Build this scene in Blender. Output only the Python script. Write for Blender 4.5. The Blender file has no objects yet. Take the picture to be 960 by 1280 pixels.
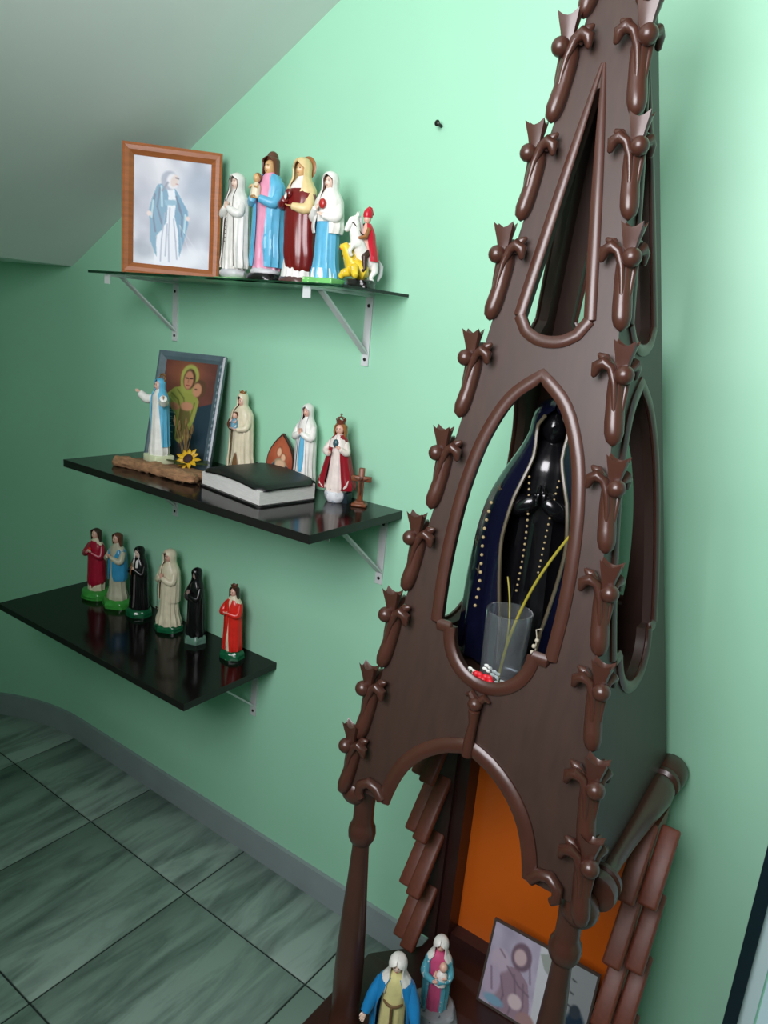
import bpy, bmesh, math, random
import numpy as np
from mathutils import Vector, Matrix, noise
from mathutils.geometry import tessellate_polygon

random.seed(7)
scene = bpy.context.scene
col = scene.collection
PI = math.pi

# ------------------------------------------------------------------ camera
FPX, YAW, PITCH, ROLL, DIST, EYE = 911.776, -0.601346, -0.248518, 0.092383, 1.312594, 1.5
fw = Vector((math.sin(YAW)*math.cos(PITCH), math.cos(YAW)*math.cos(PITCH), math.sin(PITCH)))
rt = Vector((math.cos(YAW), -math.sin(YAW), 0)); up = rt.cross(fw)
cr, sr = math.cos(ROLL), math.sin(ROLL)
rt, up = cr*rt + sr*up, -sr*rt + cr*up
cam_data = bpy.data.cameras.new('camera'); cam = bpy.data.objects.new('camera', cam_data); col.objects.link(cam)
M = Matrix.Identity(4)
for i in range(3):
    M[i][0], M[i][1], M[i][2] = rt[i], up[i], -fw[i]
M[0][3], M[1][3], M[2][3] = 0.0, -DIST, EYE
cam.matrix_world = M
cam_data.sensor_fit = 'VERTICAL'; cam_data.sensor_height = 36.0; cam_data.lens = FPX*36.0/1280.0
cam_data.clip_start = 0.02
scene.camera = cam

# ------------------------------------------------------------------ light and exposure
scene.view_settings.view_transform = 'Standard'; scene.view_settings.look = 'None'
scene.view_settings.gamma = 1.0; scene.view_settings.use_curve_mapping = False
scene.view_settings.exposure = 0.0
world = bpy.data.worlds.new('world'); scene.world = world; world.use_nodes = True
world.node_tree.nodes['Background'].inputs[0].default_value = (0.78, 0.9, 1.0, 1)
world.node_tree.nodes['Background'].inputs[1].default_value = 1.0
WIN = (-0.84, 0.10, 1.52, 2.48)          # window opening in the wall behind the camera: x0, x1, z0, z1
la = bpy.data.lights.new('window_daylight', 'AREA'); la.shape = 'RECTANGLE'
la.size, la.size_y = WIN[1]-WIN[0], WIN[3]-WIN[2]; la.energy = 41; la.color = (1.0, 0.965, 1.0)
lo = bpy.data.objects.new('window_daylight', la); col.objects.link(lo)
lo.location = ((WIN[0]+WIN[1])/2, -1.735, (WIN[2]+WIN[3])/2); lo.rotation_euler = (PI/2, 0, 0)

# ------------------------------------------------------------------ materials
def lin(c):
    return tuple(((v/255)/12.92 if v/255 <= .04045 else ((v/255+.055)/1.055)**2.4) for v in c)
MATS = {}
def mat(name, rgb, rough=.5, var=.10, scale=40, bump=0.0, coat=0.0, coat_r=.15, metal=0.0, chip=None, chip_at=.68, chip_scale=60, stretch=None, spec=.5):
    """procedural paint: base colour, mottled a little by noise, optional chips of another colour"""
    if name in MATS: return MATS[name]
    m = bpy.data.materials.new(name); m.use_nodes = True
    nt = m.node_tree; b = nt.nodes['Principled BSDF']
    b.inputs['Roughness'].default_value = rough; b.inputs['Metallic'].default_value = metal
    b.inputs['Coat Weight'].default_value = coat; b.inputs['Coat Roughness'].default_value = coat_r
    b.inputs['Specular IOR Level'].default_value = spec
    tc = nt.nodes.new('ShaderNodeTexCoord'); mp = nt.nodes.new('ShaderNodeMapping')
    nt.links.new(tc.outputs['Object'], mp.inputs['Vector'])
    if stretch: mp.inputs['Scale'].default_value = stretch
    n = nt.nodes.new('ShaderNodeTexNoise'); n.inputs['Scale'].default_value = scale; n.inputs['Detail'].default_value = 5
    nt.links.new(mp.outputs[0], n.inputs['Vector'])
    c = lin(rgb); r = nt.nodes.new('ShaderNodeValToRGB')
    r.color_ramp.elements[0].position = .3; r.color_ramp.elements[1].position = .72
    r.color_ramp.elements[0].color = tuple(max(0, v*(1-var)) for v in c)+(1,)
    r.color_ramp.elements[1].color = tuple(min(1, v*(1+var)) for v in c)+(1,)
    nt.links.new(n.outputs['Fac'], r.inputs['Fac'])
    out = r.outputs['Color']
    if chip:
        n2 = nt.nodes.new('ShaderNodeTexNoise'); n2.inputs['Scale'].default_value = chip_scale; n2.inputs['Detail'].default_value = 3
        nt.links.new(tc.outputs['Object'], n2.inputs['Vector'])
        r2 = nt.nodes.new('ShaderNodeValToRGB'); r2.color_ramp.elements[0].position = chip_at; r2.color_ramp.elements[1].position = chip_at+.03
        nt.links.new(n2.outputs['Fac'], r2.inputs['Fac'])
        mx = nt.nodes.new('ShaderNodeMix'); mx.data_type = 'RGBA'
        nt.links.new(r2.outputs['Color'], mx.inputs[0]); nt.links.new(out, mx.inputs[6]); mx.inputs[7].default_value = lin(chip)+(1,)
        out = mx.outputs[2]
    nt.links.new(out, b.inputs['Base Color'])
    if bump:
        bp = nt.nodes.new('ShaderNodeBump'); bp.inputs['Strength'].default_value = bump; bp.inputs['Distance'].default_value = .002
        nt.links.new(n.outputs['Fac'], bp.inputs['Height']); nt.links.new(bp.outputs[0], b.inputs['Normal'])
    MATS[name] = m
    return m

def mat_print(name='printed_picture', rough=.35):
    if name in MATS: return MATS[name]
    m = bpy.data.materials.new(name); m.use_nodes = True; nt = m.node_tree
    a = nt.nodes.new('ShaderNodeAttribute'); a.attribute_name = 'print'
    nt.links.new(a.outputs['Color'], nt.nodes['Principled BSDF'].inputs['Base Color'])
    nt.nodes['Principled BSDF'].inputs['Roughness'].default_value = rough
    MATS[name] = m; return m

def mat_glass(name, tint, rough=0.0):
    if name in MATS: return MATS[name]
    m = bpy.data.materials.new(name); m.use_nodes = True; b = m.node_tree.nodes['Principled BSDF']
    b.inputs['Base Color'].default_value = tint+(1,); b.inputs['Transmission Weight'].default_value = 1.0
    b.inputs['Roughness'].default_value = rough; b.inputs['IOR'].default_value = 1.45
    MATS[name] = m; return m

def mat_tile():
    m = bpy.data.materials.new('floor_tile_glaze'); m.use_nodes = True; nt = m.node_tree; b = nt.nodes['Principled BSDF']
    b.inputs['Roughness'].default_value = .38
    g = nt.nodes.new('ShaderNodeNewGeometry'); oi = nt.nodes.new('ShaderNodeObjectInfo')
    sc = nt.nodes.new('ShaderNodeVectorMath'); sc.operation = 'SCALE'; sc.inputs[3].default_value = 7.0
    cmb = nt.nodes.new('ShaderNodeCombineXYZ'); nt.links.new(oi.outputs['Random'], cmb.inputs[0]); nt.links.new(oi.outputs['Random'], cmb.inputs[2])
    nt.links.new(cmb.outputs[0], sc.inputs[0])
    ad = nt.nodes.new('ShaderNodeVectorMath'); ad.operation = 'ADD'
    nt.links.new(g.outputs['Position'], ad.inputs[0]); nt.links.new(sc.outputs[0], ad.inputs[1])
    mp = nt.nodes.new('ShaderNodeMapping'); mp.inputs['Rotation'].default_value = (0, 0, math.radians(17)); mp.inputs['Scale'].default_value = (17, 3.2, 1)
    nt.links.new(ad.outputs[0], mp.inputs['Vector'])
    n = nt.nodes.new('ShaderNodeTexNoise'); n.inputs['Scale'].default_value = 1.0; n.inputs['Detail'].default_value = 6; n.inputs['Roughness'].default_value = .6; n.inputs['Distortion'].default_value = .5
    nt.links.new(mp.outputs[0], n.inputs['Vector'])
    r = nt.nodes.new('ShaderNodeValToRGB'); r.color_ramp.elements[0].position = .3; r.color_ramp.elements[1].position = .58
    r.color_ramp.elements[0].color = lin((84, 104, 96))+(1,); r.color_ramp.elements[1].color = lin((146, 168, 158))+(1,)
    nt.links.new(n.outputs['Fac'], r.inputs['Fac']); nt.links.new(r.outputs[0], b.inputs['Base Color'])
    return m

WALL = mat('mint_green_paint', (160, 216, 185), .42, .03, 2.2, spec=.35)
DARKW = mat('dark_brown_panelling', (96, 84, 74), .6, .1, 6)  # even dark brown for an unseen wall, chosen to cut bounced light
SOFFIT = mat('grey_white_paint', (226, 232, 228), .7, .03, 3, spec=.3)
CEIL = mat('ceiling_wood', (110, 96, 84), .8, .02, 3)
GROUT = mat('dark_grout', (40, 52, 48), .9)
TILE = mat_tile()
SKIRT = mat('grey_skirting_tile', (140, 152, 154), .45, .05, 12)
WOOD = mat('dark_brown_varnished_wood', (54, 34, 25), .6, .16, 14, spec=.45, coat=.32, coat_r=.34, stretch=(6, 6, 1))
WOOD2 = mat('red_brown_turned_wood', (70, 41, 32), .32, .12, 20, coat=.15)
ORANGE = mat('orange_varnished_panel', (205, 98, 24), .38, .07, 5, coat=.2)
SLAT = mat('red_brown_slat_wood', (112, 58, 42), .45, .15, 30, stretch=(3, 1, 3))
PLAT = mat('very_dark_wood', (52, 28, 24), .4, .1, 20)
BLACKB = mat('black_melamine_board', (16, 12, 12), .14, .1, 30, spec=.25)
BLACKE = mat('black_edge_band', (24, 20, 20), .4)
WHITEM = mat('white_enamel_metal', (205, 210, 210), .4, .03, 30)
SCREW = mat('dark_screw', (40, 38, 36), .4, metal=.6)
NAVY = mat('dark_navy_metal', (6, 30, 40), .4, .1)
PALE = mat('pale_door_stile', (200, 226, 228), .3, .02, 3)
FROST = mat('frosted_door_glass', (150, 186, 192), .3, .02, 3)      # weak glow added to the pane to brighten the shrine's right face
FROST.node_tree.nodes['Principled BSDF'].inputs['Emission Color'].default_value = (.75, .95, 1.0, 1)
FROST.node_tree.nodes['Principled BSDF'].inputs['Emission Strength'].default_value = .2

# ------------------------------------------------------------------ mesh collector
class MB:
    def __init__(s): s.v = []; s.f = []
    def add(s, vs, fs):
        o = len(s.v); s.v += [tuple(p) for p in vs]; s.f += [tuple(i+o for i in f) for f in fs]; return s
    def box(s, x0, x1, y0, y1, z0, z1):
        return s.add([(x0,y0,z0),(x1,y0,z0),(x1,y1,z0),(x0,y1,z0),(x0,y0,z1),(x1,y0,z1),(x1,y1,z1),(x0,y1,z1)],
                     [(3,2,1,0),(4,5,6,7),(0,1,5,4),(1,2,6,5),(2,3,7,6),(3,0,4,7)])
    def obox(s, c, ax, ay, az):
        """box from centre and three half-axis vectors"""
        c, ax, ay, az = map(Vector, (c, ax, ay, az))
        vs = [c+sx*ax+sy*ay+sz*az for sz in (-1, 1) for sx, sy in ((-1,-1),(1,-1),(1,1),(-1,1))]
        return s.add(vs, [(3,2,1,0),(4,5,6,7),(0,1,5,4),(1,2,6,5),(2,3,7,6),(3,0,4,7)])
    def tube(s, path, rad, n=10, flat=(1, 1), side=None, caps=True, closed=False):
        P = [Vector(p) for p in path]; N = len(P)
        if not hasattr(rad, '__len__'): rad = [rad]*N
        T = [((P[(i+1) % N] if closed else P[min(i+1, N-1)]) - (P[(i-1) % N] if closed else P[max(i-1, 0)])).normalized() for i in range(N)]
        a = Vector(side) if side else (Vector((0,0,1)) if abs(T[0].z) < .9 else Vector((1,0,0)))
        vs = []; rings = []
        for i in range(N):
            a = (a - T[i]*a.dot(T[i])); a = a.normalized() if a.length > 1e-6 else T[i].orthogonal().normalized()
            b = T[i].cross(a)
            rings.append([len(vs)+k for k in range(n)])
            for k in range(n):
                t = 2*PI*k/n
                vs.append(P[i] + a*(math.cos(t)*rad[i]*flat[0]) + b*(math.sin(t)*rad[i]*flat[1]))
        fs = []
        for i in range(N if closed else N-1):
            r0, r1 = rings[i], rings[(i+1) % N]
            for k in range(n): fs.append((r0[k], r0[(k+1) % n], r1[(k+1) % n], r1[k]))
        if caps and not closed:
            for i, sg in ((0, -1), (N-1, 1)):
                vs.append(P[i]+T[i]*sg*rad[i]*.6); c = len(vs)-1; rr = rings[i]
                for k in range(n):
                    fs.append((c, rr[(k+1) % n], rr[k]) if sg < 0 else (c, rr[k], rr[(k+1) % n]))
        return s.add(vs, fs)
    def ell(s, c, r, n=14, m=9, fn=None):
        if not hasattr(r, '__len__'): r = (r, r, r)
        vs = [(c[0], c[1], c[2]-r[2])]
        for j in range(1, m):
            ph = -PI/2 + PI*j/m
            for k in range(n):
                t = 2*PI*k/n; d = [math.cos(ph)*math.sin(t), -math.cos(ph)*math.cos(t), math.sin(ph)]
                q = fn(d) if fn else 1.0
                vs.append((c[0]+r[0]*d[0]*q, c[1]+r[1]*d[1]*q, c[2]+r[2]*d[2]*q))
        vs.append((c[0], c[1], c[2]+r[2])); L = len(vs)-1; fs = []
        for k in range(n): fs.append((0, 1+(k+1) % n, 1+k)); fs.append((L, L-n+k, L-n+(k+1) % n))
        for j in range(m-2):
            for k in range(n):
                a = 1+j*n+k; b = 1+j*n+(k+1) % n; fs.append((a, b, b+n, a+n))
        return s.add(vs, fs)
    def lathe(s, prof, n=24, c=(0, 0, 0), caps=True):
        vs = []; fs = []
        for (r, z) in prof:
            for k in range(n):
                t = 2*PI*k/n; vs.append((c[0]+r*math.cos(t), c[1]+r*math.sin(t), c[2]+z))
        for i in range(len(prof)-1):
            for k in range(n):
                a = i*n+k; b = i*n+(k+1) % n; fs.append((a, b, b+n, a+n))
        if caps:
            fs.append(tuple(range(n-1, -1, -1))); fs.append(tuple(range((len(prof)-1)*n, len(prof)*n)))
        return s.add(vs, fs)
    def prism(s, poly, z0, z1, holes=()):
        """2-D polygon (with holes) in x-y, extruded in z"""
        loops = [list(poly)]+[list(h) for h in holes]; flat = [p for l in loops for p in l]; n = len(flat)
        tris = tessellate_polygon([[Vector((p[0], p[1], 0)) for p in l] for l in loops])
        vs = [(p[0], p[1], z0) for p in flat]+[(p[0], p[1], z1) for p in flat]; fs = []
        for t in tris:
            a, b, c = (Vector((flat[i][0], flat[i][1], 0)) for i in t)
            if (b-a).cross(c-a).z < 0: t = (t[0], t[2], t[1])
            fs.append((t[0]+n, t[1]+n, t[2]+n)); fs.append((t[2], t[1], t[0]))
        o = 0
        for li, l in enumerate(loops):
            k = len(l); area = sum(l[i][0]*l[(i+1) % k][1]-l[(i+1) % k][0]*l[i][1] for i in range(k))
            ccw = area > 0
            if li: ccw = not ccw
            for i in range(k):
                a, b = o+i, o+(i+1) % k
                fs.append((a, b, b+n, a+n) if ccw else (b, a, a+n, b+n))
            o += k
        return s.add(vs, fs)
    def loft(s, secs, rows=36, n=44, fold=None, opening=None, thick=.01, cap=True):
        """elliptical sections (z, rx, ry[, cx, cy]) along z; opening(z) -> half angle left open at the front (shell with thickness)"""
        A = np.array([tuple(q)+(0,)*(5-len(q)) for q in secs], float)
        zs = np.linspace(A[0, 0], A[-1, 0], rows+1)
        C = np.zeros((rows+1, 5)); C[:, 0] = zs
        for j in range(1, 5): C[:, j] = cubic(A[:, 0], A[:, j], zs)
        C[:, 1:3] = np.maximum(C[:, 1:3], .0015)
        def pt(i, t, d=0.0):
            z, rx, ry, cx, cy = C[i]; q = 1.0 if fold is None else fold(t, z)
            return (cx+max(rx*q-d, .0008)*math.sin(t), cy-max(ry*q-d, .0008)*math.cos(t), z)
        vs = []; fs = []
        if opening is None:
            for i in range(rows+1):
                for k in range(n): vs.append(pt(i, 2*PI*k/n))
            for i in range(rows):
                for k in range(n):
                    a = i*n+k; b = i*n+(k+1) % n; fs.append((a, b, b+n, a+n))
            if cap:
                fs.append(tuple(range(n-1, -1, -1))); fs.append(tuple(range(rows*n, rows*n+n)))
            return s.add(vs, fs)
        w = n+1
        for d in (0, thick):
            for i in range(rows+1):
                op = opening(zs[i])
                for k in range(w): vs.append(pt(i, op+(2*PI-2*op)*k/n, d))
        off = w*(rows+1)
        for i in range(rows):
            for k in range(n):
                a = i*w+k; fs.append((a, a+1, a+1+w, a+w)); fs.append((off+a, off+a+w, off+a+w+1, off+a+1))
            for k, rev in ((0, True), (n, False)):
                a = i*w+k; q = (a, a+w, off+a+w, off+a); fs.append(q if not rev else q[::-1])
        for k in range(n):
            fs.append((k+1, k, off+k, off+k+1)); a = rows*w+k; fs.append((a, a+1, off+a+1, off+a))
        return s.add(vs, fs)
    def xf(s, mtx):
        s.v = [tuple(mtx @ Vector(p)) for p in s.v]; return s
    def build(s, name, m, parent=None, scale=1.0, smooth=True, loc=None):
        me = bpy.data.meshes.new(name)
        me.from_pydata([(p[0]*scale, p[1]*scale, p[2]*scale) for p in s.v], [], s.f)
        if smooth:
            me.shade_smooth()
            try: me.set_sharp_from_angle(angle=math.radians(42))
            except Exception: pass
        me.materials.append(m); me.update()
        o = bpy.data.objects.new(name, me); col.objects.link(o)
        if parent: o.parent = parent
        if loc: o.location = loc
        return o

def cubic(xs, ys, q):
    """Catmull-Rom through (xs, ys)"""
    xs = np.asarray(xs); ys = np.asarray(ys); m = np.gradient(ys, xs) if len(xs) > 2 else np.full(len(xs), (ys[-1]-ys[0])/(xs[-1]-xs[0]))
    idx = np.clip(np.searchsorted(xs, q, side='right')-1, 0, len(xs)-2)
    h = xs[idx+1]-xs[idx]; t = (q-xs[idx])/h
    return ((2*t**3-3*t**2+1)*ys[idx]+(t**3-2*t**2+t)*h*m[idx]+(-2*t**3+3*t**2)*ys[idx+1]+(t**3-t**2)*h*m[idx+1])

def bevel(o, w, seg=2):
    bm = bmesh.new(); bm.from_mesh(o.data)
    bmesh.ops.bevel(bm, geom=bm.edges[:], offset=w, segments=seg, affect='EDGES', clamp_overlap=True, profile=.5)
    bm.to_mesh(o.data); bm.free(); o.data.shade_smooth()
    try: o.data.set_sharp_from_angle(angle=math.radians(50))
    except Exception: pass
    return o

def tag(o, label=None, cat=None, group=None, kind=None):
    for k, v in (('label', label), ('category', cat), ('group', group), ('kind', kind)):
        if v: o[k] = v
    return o
def thing(name, label, cat, loc=(0, 0, 0), rz=0.0, group=None):
    o = bpy.data.objects.new(name, None); o.empty_display_size = .03; col.objects.link(o)
    o.location = loc; o.rotation_euler = (0, 0, rz); return tag(o, label, cat, group)
def struct(mb, name, m, label, cat='structure', smooth=False, parent=None):
    o = mb.build(name, m, parent, smooth=smooth)
    if parent is None: tag(o, label, cat, kind='structure')
    return o

# ------------------------------------------------------------------ room shell
XL, XR, YF, ZC = -2.8, 1.4, -1.78, 2.75
ARC = [(-2.1-.7*math.sin(a), -.7+.7*math.cos(a)) for a in np.linspace(0, PI/2, 22)]
path = [(XR, 0.0)]+ARC
TH = .12
def wall_strip(pts, z0, z1, th, name, label, m=WALL, nrm=None):
    """vertical wall along a plan polyline; th > 0 gives thickness away from the room"""
    mb = MB(); n = len(pts); out = []
    for i, p in enumerate(pts):
        a = Vector(pts[max(i-1, 0)]); b = Vector(pts[min(i+1, n-1)]); t = (b-a).normalized(); nn = Vector((t.y, -t.x))
        out.append((p[0]+nn.x*th, p[1]+nn.y*th))
    vs = [(x, y, z) for z in (z0, z1) for (x, y) in pts]+[(x, y, z) for z in (z0, z1) for (x, y) in out]
    fs = []
    for i in range(n-1):
        fs.append((i, i+1, n+i+1, n+i)); fs.append((2*n+i+1, 2*n+i, 3*n+i, 3*n+i+1))
        fs.append((n+i, n+i+1, 3*n+i+1, 3*n+i)); fs.append((i+1, i, 2*n+i, 2*n+i+1))
    fs.append((0, n, 3*n, 2*n)); fs.append((2*n-1, n-1, 3*n-1, 4*n-1))
    mb.add(vs, fs)
    return mb
w = wall_strip(path, 0, ZC, TH, '', ''); wb = struct(w, 'wall_back', WALL, 'mint green painted wall that curves round at its far end', 'wall', smooth=True)
struct(wall_strip([(XL, -.7), (XL, YF)], 0, ZC, TH, '', ''), 'wall_left', WALL, 'plain mint green side wall', 'wall')
struct(wall_strip([(XR, YF), (XR, 0)], 0, ZC, TH, '', ''), 'wall_right', WALL, 'plain mint green wall opposite the curved end', 'wall')
mb = MB(); a, b, c, d = WIN
mb.box(XL, a, YF-TH, YF, 0, ZC); mb.box(b, XR, YF-TH, YF, 0, ZC); mb.box(a, b, YF-TH, YF, 0, c); mb.box(a, b, YF-TH, YF, d, ZC)
struct(mb, 'wall_front', DARKW, 'brown panelled wall with a window opening', 'wall')
mb = MB(); mb.box(a-.04, a, YF-.06, YF+.01, c-.04, d+.04); mb.box(b, b+.04, YF-.06, YF+.01, c-.04, d+.04); mb.box(a, b, YF-.06, YF+.01, c-.04, c); mb.box(a, b, YF-.06, YF+.01, d, d+.04); mb.box((a+b)/2-.02, (a+b)/2+.02, YF-.05, YF, c, d)
struct(mb, 'window_1', WHITEM, 'white framed window in the front wall', 'window')
struct(MB().box(XL-TH, XR+TH, YF-TH, TH, ZC, ZC+.1), 'ceiling', CEIL, 'brown flat ceiling', 'ceiling')
# sloping underside of a stair over the shelves, then a low flat landing
def soff(x): return 1.589+.563*(x+2.112)
mb = MB(); x0, x1, y0 = -2.112, -.35, -1.25
xm = -2.112
vs = [(x0, y0, soff(x0)), (x1, y0, soff(x1)), (x1, y0, soff(x1)+.18), (x0, y0, soff(x0)+.2), (x0, .02, soff(x0)), (x1, .02, soff(x1)), (x1, .02, soff(x1)+.18), (x0, .02, soff(x0)+.2)]
mb.add(vs, [(0,1,2,3),(5,4,7,6),(4,5,1,0),(3,2,6,7),(1,5,6,2),(4,0,3,7)])
mb.box(XL-.02, x0, y0, .02, soff(x0), soff(x0)+.2)
struct(mb, 'ceiling_slope', SOFFIT, 'pale grey sloping underside of a staircase', 'ceiling')
# unseen wall added below the slope's edge, blocks window light to the left end
struct(MB().box(XL, -.94, -1.33, -1.25, 0, soff(x0)).add([(x0, -1.33, soff(x0)), (-.94, -1.33, soff(x0)), (-.94, -1.33, soff(-.94)), (x0, -1.25, soff(x0)), (-.94, -1.25, soff(x0)), (-.94, -1.25, soff(-.94))], [(0,1,2),(5,4,3),(1,4,5,2),(0,2,5,3)]), 'wall_light_blocker', WALL, 'mint green wall added out of view to shade the left end', 'wall')
# floor with single tiles
TS, TX, TY = .4255, -2.123, -.2233
fl = struct(MB().box(XL-TH, XR+TH, YF-TH, TH, -.06, -.003), 'floor', GROUT, 'floor of grey marbled square tiles with dark grout', 'floor')
g = .0022
def tile_mesh(wx, wy):
    mb = MB(); mb.box(-wx/2+g, wx/2-g, -wy/2+g, wy/2-g, -.004, 0)
    o = mb.build('tile', TILE, fl, smooth=False); bevel(o, .0012, 1); return o
cache = {}
ix0, ix1 = -2, 9; iy0, iy1 = -7, 1
for i in range(ix0, ix1):
    for j in range(iy0, iy1):
        xa, xb = max(TX+i*TS, XL), min(TX+(i+1)*TS, XR); ya, yb_ = max(TY+j*TS, YF), min(TY+(j+1)*TS, 0.0)
        if xb-xa < .02 or yb_-ya < .02: continue
        key = (round(xb-xa, 3), round(yb_-ya, 3))
        if key in cache: t = cache[key].copy(); col.objects.link(t); t.parent = fl
        else: t = cache[key] = tile_mesh(xb-xa, yb_-ya)
        t.location = ((xa+xb)/2, (ya+yb_)/2, 0)
# skirting
pts = [(XR, -.012)]+[(-2.1-.688*math.sin(a_), -.7+.688*math.cos(a_)) for a_ in np.linspace(0, PI/2, 22)]+[(XL+.012, YF)]
sk = struct(wall_strip([p for p in pts if p[0] <= XR], 0, .0835, .012, '', ''), 'baseboard_back', SKIRT, 'grey tile skirting along the foot of the green wall', 'skirting', smooth=True)
# dark-framed door at the right
dr = thing('door_1', 'door with dark navy metal frame and pale frosted glass beside the wooden shrine', 'door'); dr['kind'] = 'structure'
DX = -.031
o = MB().box(DX, DX+.022, -.028, 0, 0, 2.1).box(DX+.8, DX+.822, -.028, 0, 0, 2.1).box(DX, DX+.822, -.028, 0, 2.1, 2.125).build('door_frame', NAVY, dr, smooth=False)
MB().box(DX+.022, DX+.046, -.012, 0, 0, 2.1).build('door_stile', PALE, dr, smooth=False)
MB().box(DX+.05, DX+.8, -.016, 0, .02, 2.1).build('door_panel', FROST, dr, smooth=False)
# nail in the wall
nl = thing('wall_nail', 'small metal nail stuck in the bare green wall', 'nail', (-.849, 0, 1.885))
MB().tube([(0, 0, 0), (0, -.016, .002)], .003, 8).build('shank', SCREW, nl)
MB().ell((0, -.017, .002), (.006, .003, .006), 10, 6).build('head', SCREW, nl)

# ------------------------------------------------------------------ shelves and brackets
def bracket(x, ztop, depth, label, h=.15):
    b = thing('shelf_bracket', label, 'bracket', (x, 0, ztop), 0, 'white angle brackets under the shelves')
    MB().box(-.0095, .0095, -.004, 0, -h, 0).build('wall_arm', WHITEM, b, smooth=False)
    MB().box(-.0095, .0095, -depth, -.004, -.004, 0).build('shelf_arm', WHITEM, b, smooth=False)
    MB().obox((0, -(depth*.80)/2-.003, -(h*.82)/2-.002), (.0075, 0, 0), (0, depth*.395, -h*.405+.0) if False else (0, -depth*.395, h*.40), (0, .0016, .0016)).build('brace', WHITEM, b, smooth=False)
    MB().box(-.0095, .0095, -depth-.003, -depth, -.022, 0).build('end_tab', WHITEM, b, smooth=False)
    for z in (-.022, -h+.014):
        MB().ell((0, -.0045, z), (.004, .002, .004), 10, 6).build('screw', SCREW, b)
    return b

ZG, ZM, ZL = 1.568, 1.110, .619
gs = tag(MB().box(-1.69, -.888, -.22, -.001, ZG-.006, ZG).build('glass_shelf', mat_glass('green_tinted_glass', (.62, .86, .74)), smooth=False),
         'thin clear glass shelf with green edges below the sloping ceiling', 'shelf')
def board(name, x0, x1, d, z, label):
    s = thing(name, label, 'shelf', ((x0+x1)/2, -d/2, z))
    hw = (x1-x0)/2
    MB().box(-hw+.0008, hw-.0008, -d/2+.0008, d/2-.001, -.018, 0).build('shelf_board', BLACKB, s, smooth=False)
    MB().box(-hw, hw, -d/2, -d/2+.0008, -.018, 0).build('front_edge_band', BLACKE, s, smooth=False)
    MB().box(hw-.0008, hw, -d/2+.0008, d/2-.001, -.018, 0).build('end_edge_band', BLACKE, s, smooth=False)
    MB().box(-hw, -hw+.0008, -d/2+.0008, d/2-.001, -.018, 0).build('end_edge_band', BLACKE, s, smooth=False)
    return s
board('wall_shelf', -1.663, -.851, .310, ZM, 'black board shelf holding the open-air book and grey picture frame'.replace('open-air ', 'thick '))
board('wall_shelf', -2.02, -1.197, .306, ZL, 'black board shelf holding six small statuettes, lowest on the wall')
bracket(-1.631, ZG-.0065, .205, 'white metal bracket under the glass shelf beneath the wooden picture frame')
bracket(-.987, ZG-.0065, .205, 'white metal bracket under the glass shelf beneath the horse rider figurine')
bracket(-1.615, ZM-.0185, .205, 'white metal bracket under the black shelf below the grey picture frame', .165)
bracket(-.896, ZM-.0185, .205, 'white metal bracket under the black shelf below the small wooden crucifix', .165)
bracket(-1.272, ZL-.0185, .205, 'white metal bracket under the lowest shelf near the orange-red statuette', .165)

# ------------------------------------------------------------------ the wooden shrine
shr = thing('gothic_shrine', 'tall dark brown carved wooden shrine with pierced spire standing against wall', 'shrine', (-.41, -.2425, 0))
SO = Vector(shr.location)
XC, HX, YA, YB, Z0 = -.41, .199, -.457, -.028, .77
AP = Vector((-.411, -.268, 2.16))
cFL, cFR, cBR, cBL = (Vector((XC-HX, YA, Z0)), Vector((XC+HX, YA, Z0)), Vector((XC+HX, YB, Z0)), Vector((XC-HX, YB, Z0)))
def hfrac(z): return (z-Z0)/(AP.z-Z0)
def arc(cx, cz, r, a0, a1, n): return [(cx+r*math.cos(t), cz+r*math.sin(t)) for t in np.linspace(a0, a1, n)]
def smooth_pts(pts, n):
    P = np.array(pts, float); d = np.r_[0, np.cumsum(np.hypot(*(np.diff(P, axis=0).T)))]
    q = np.linspace(0, d[-1], n); return list(zip(cubic(d, P[:, 0], q), cubic(d, P[:, 1], q)))
side_r = smooth_pts([(.088, 1.077), (.091, 1.15), (.089, 1.22), (.081, 1.295), (.064, 1.365), (.036, 1.42), (0, 1.452)], 30)
MAIN_TOP = side_r+[(-u_, z_) for (u_, z_) in side_r[-2::-1]]
MAIN_BOT = arc(0, 1.077, .063, PI, 2*PI, 17)
MAIN = MAIN_BOT+MAIN_TOP
LANC = [(-.046, 1.532)]+smooth_pts([(-.034, 1.513), (0, 1.503), (.034, 1.513)], 9)+[(.046, 1.532), (.002, 1.822), (-.002, 1.822)]
half = smooth_pts([(.124, Z0), (.117, .80), (.100, .842), (.070, .878), (.034, .902), (0, .914)], 12)
ARCH = [(-u_, z_) for (u_, z_) in half]+half[-2::-1]
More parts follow.
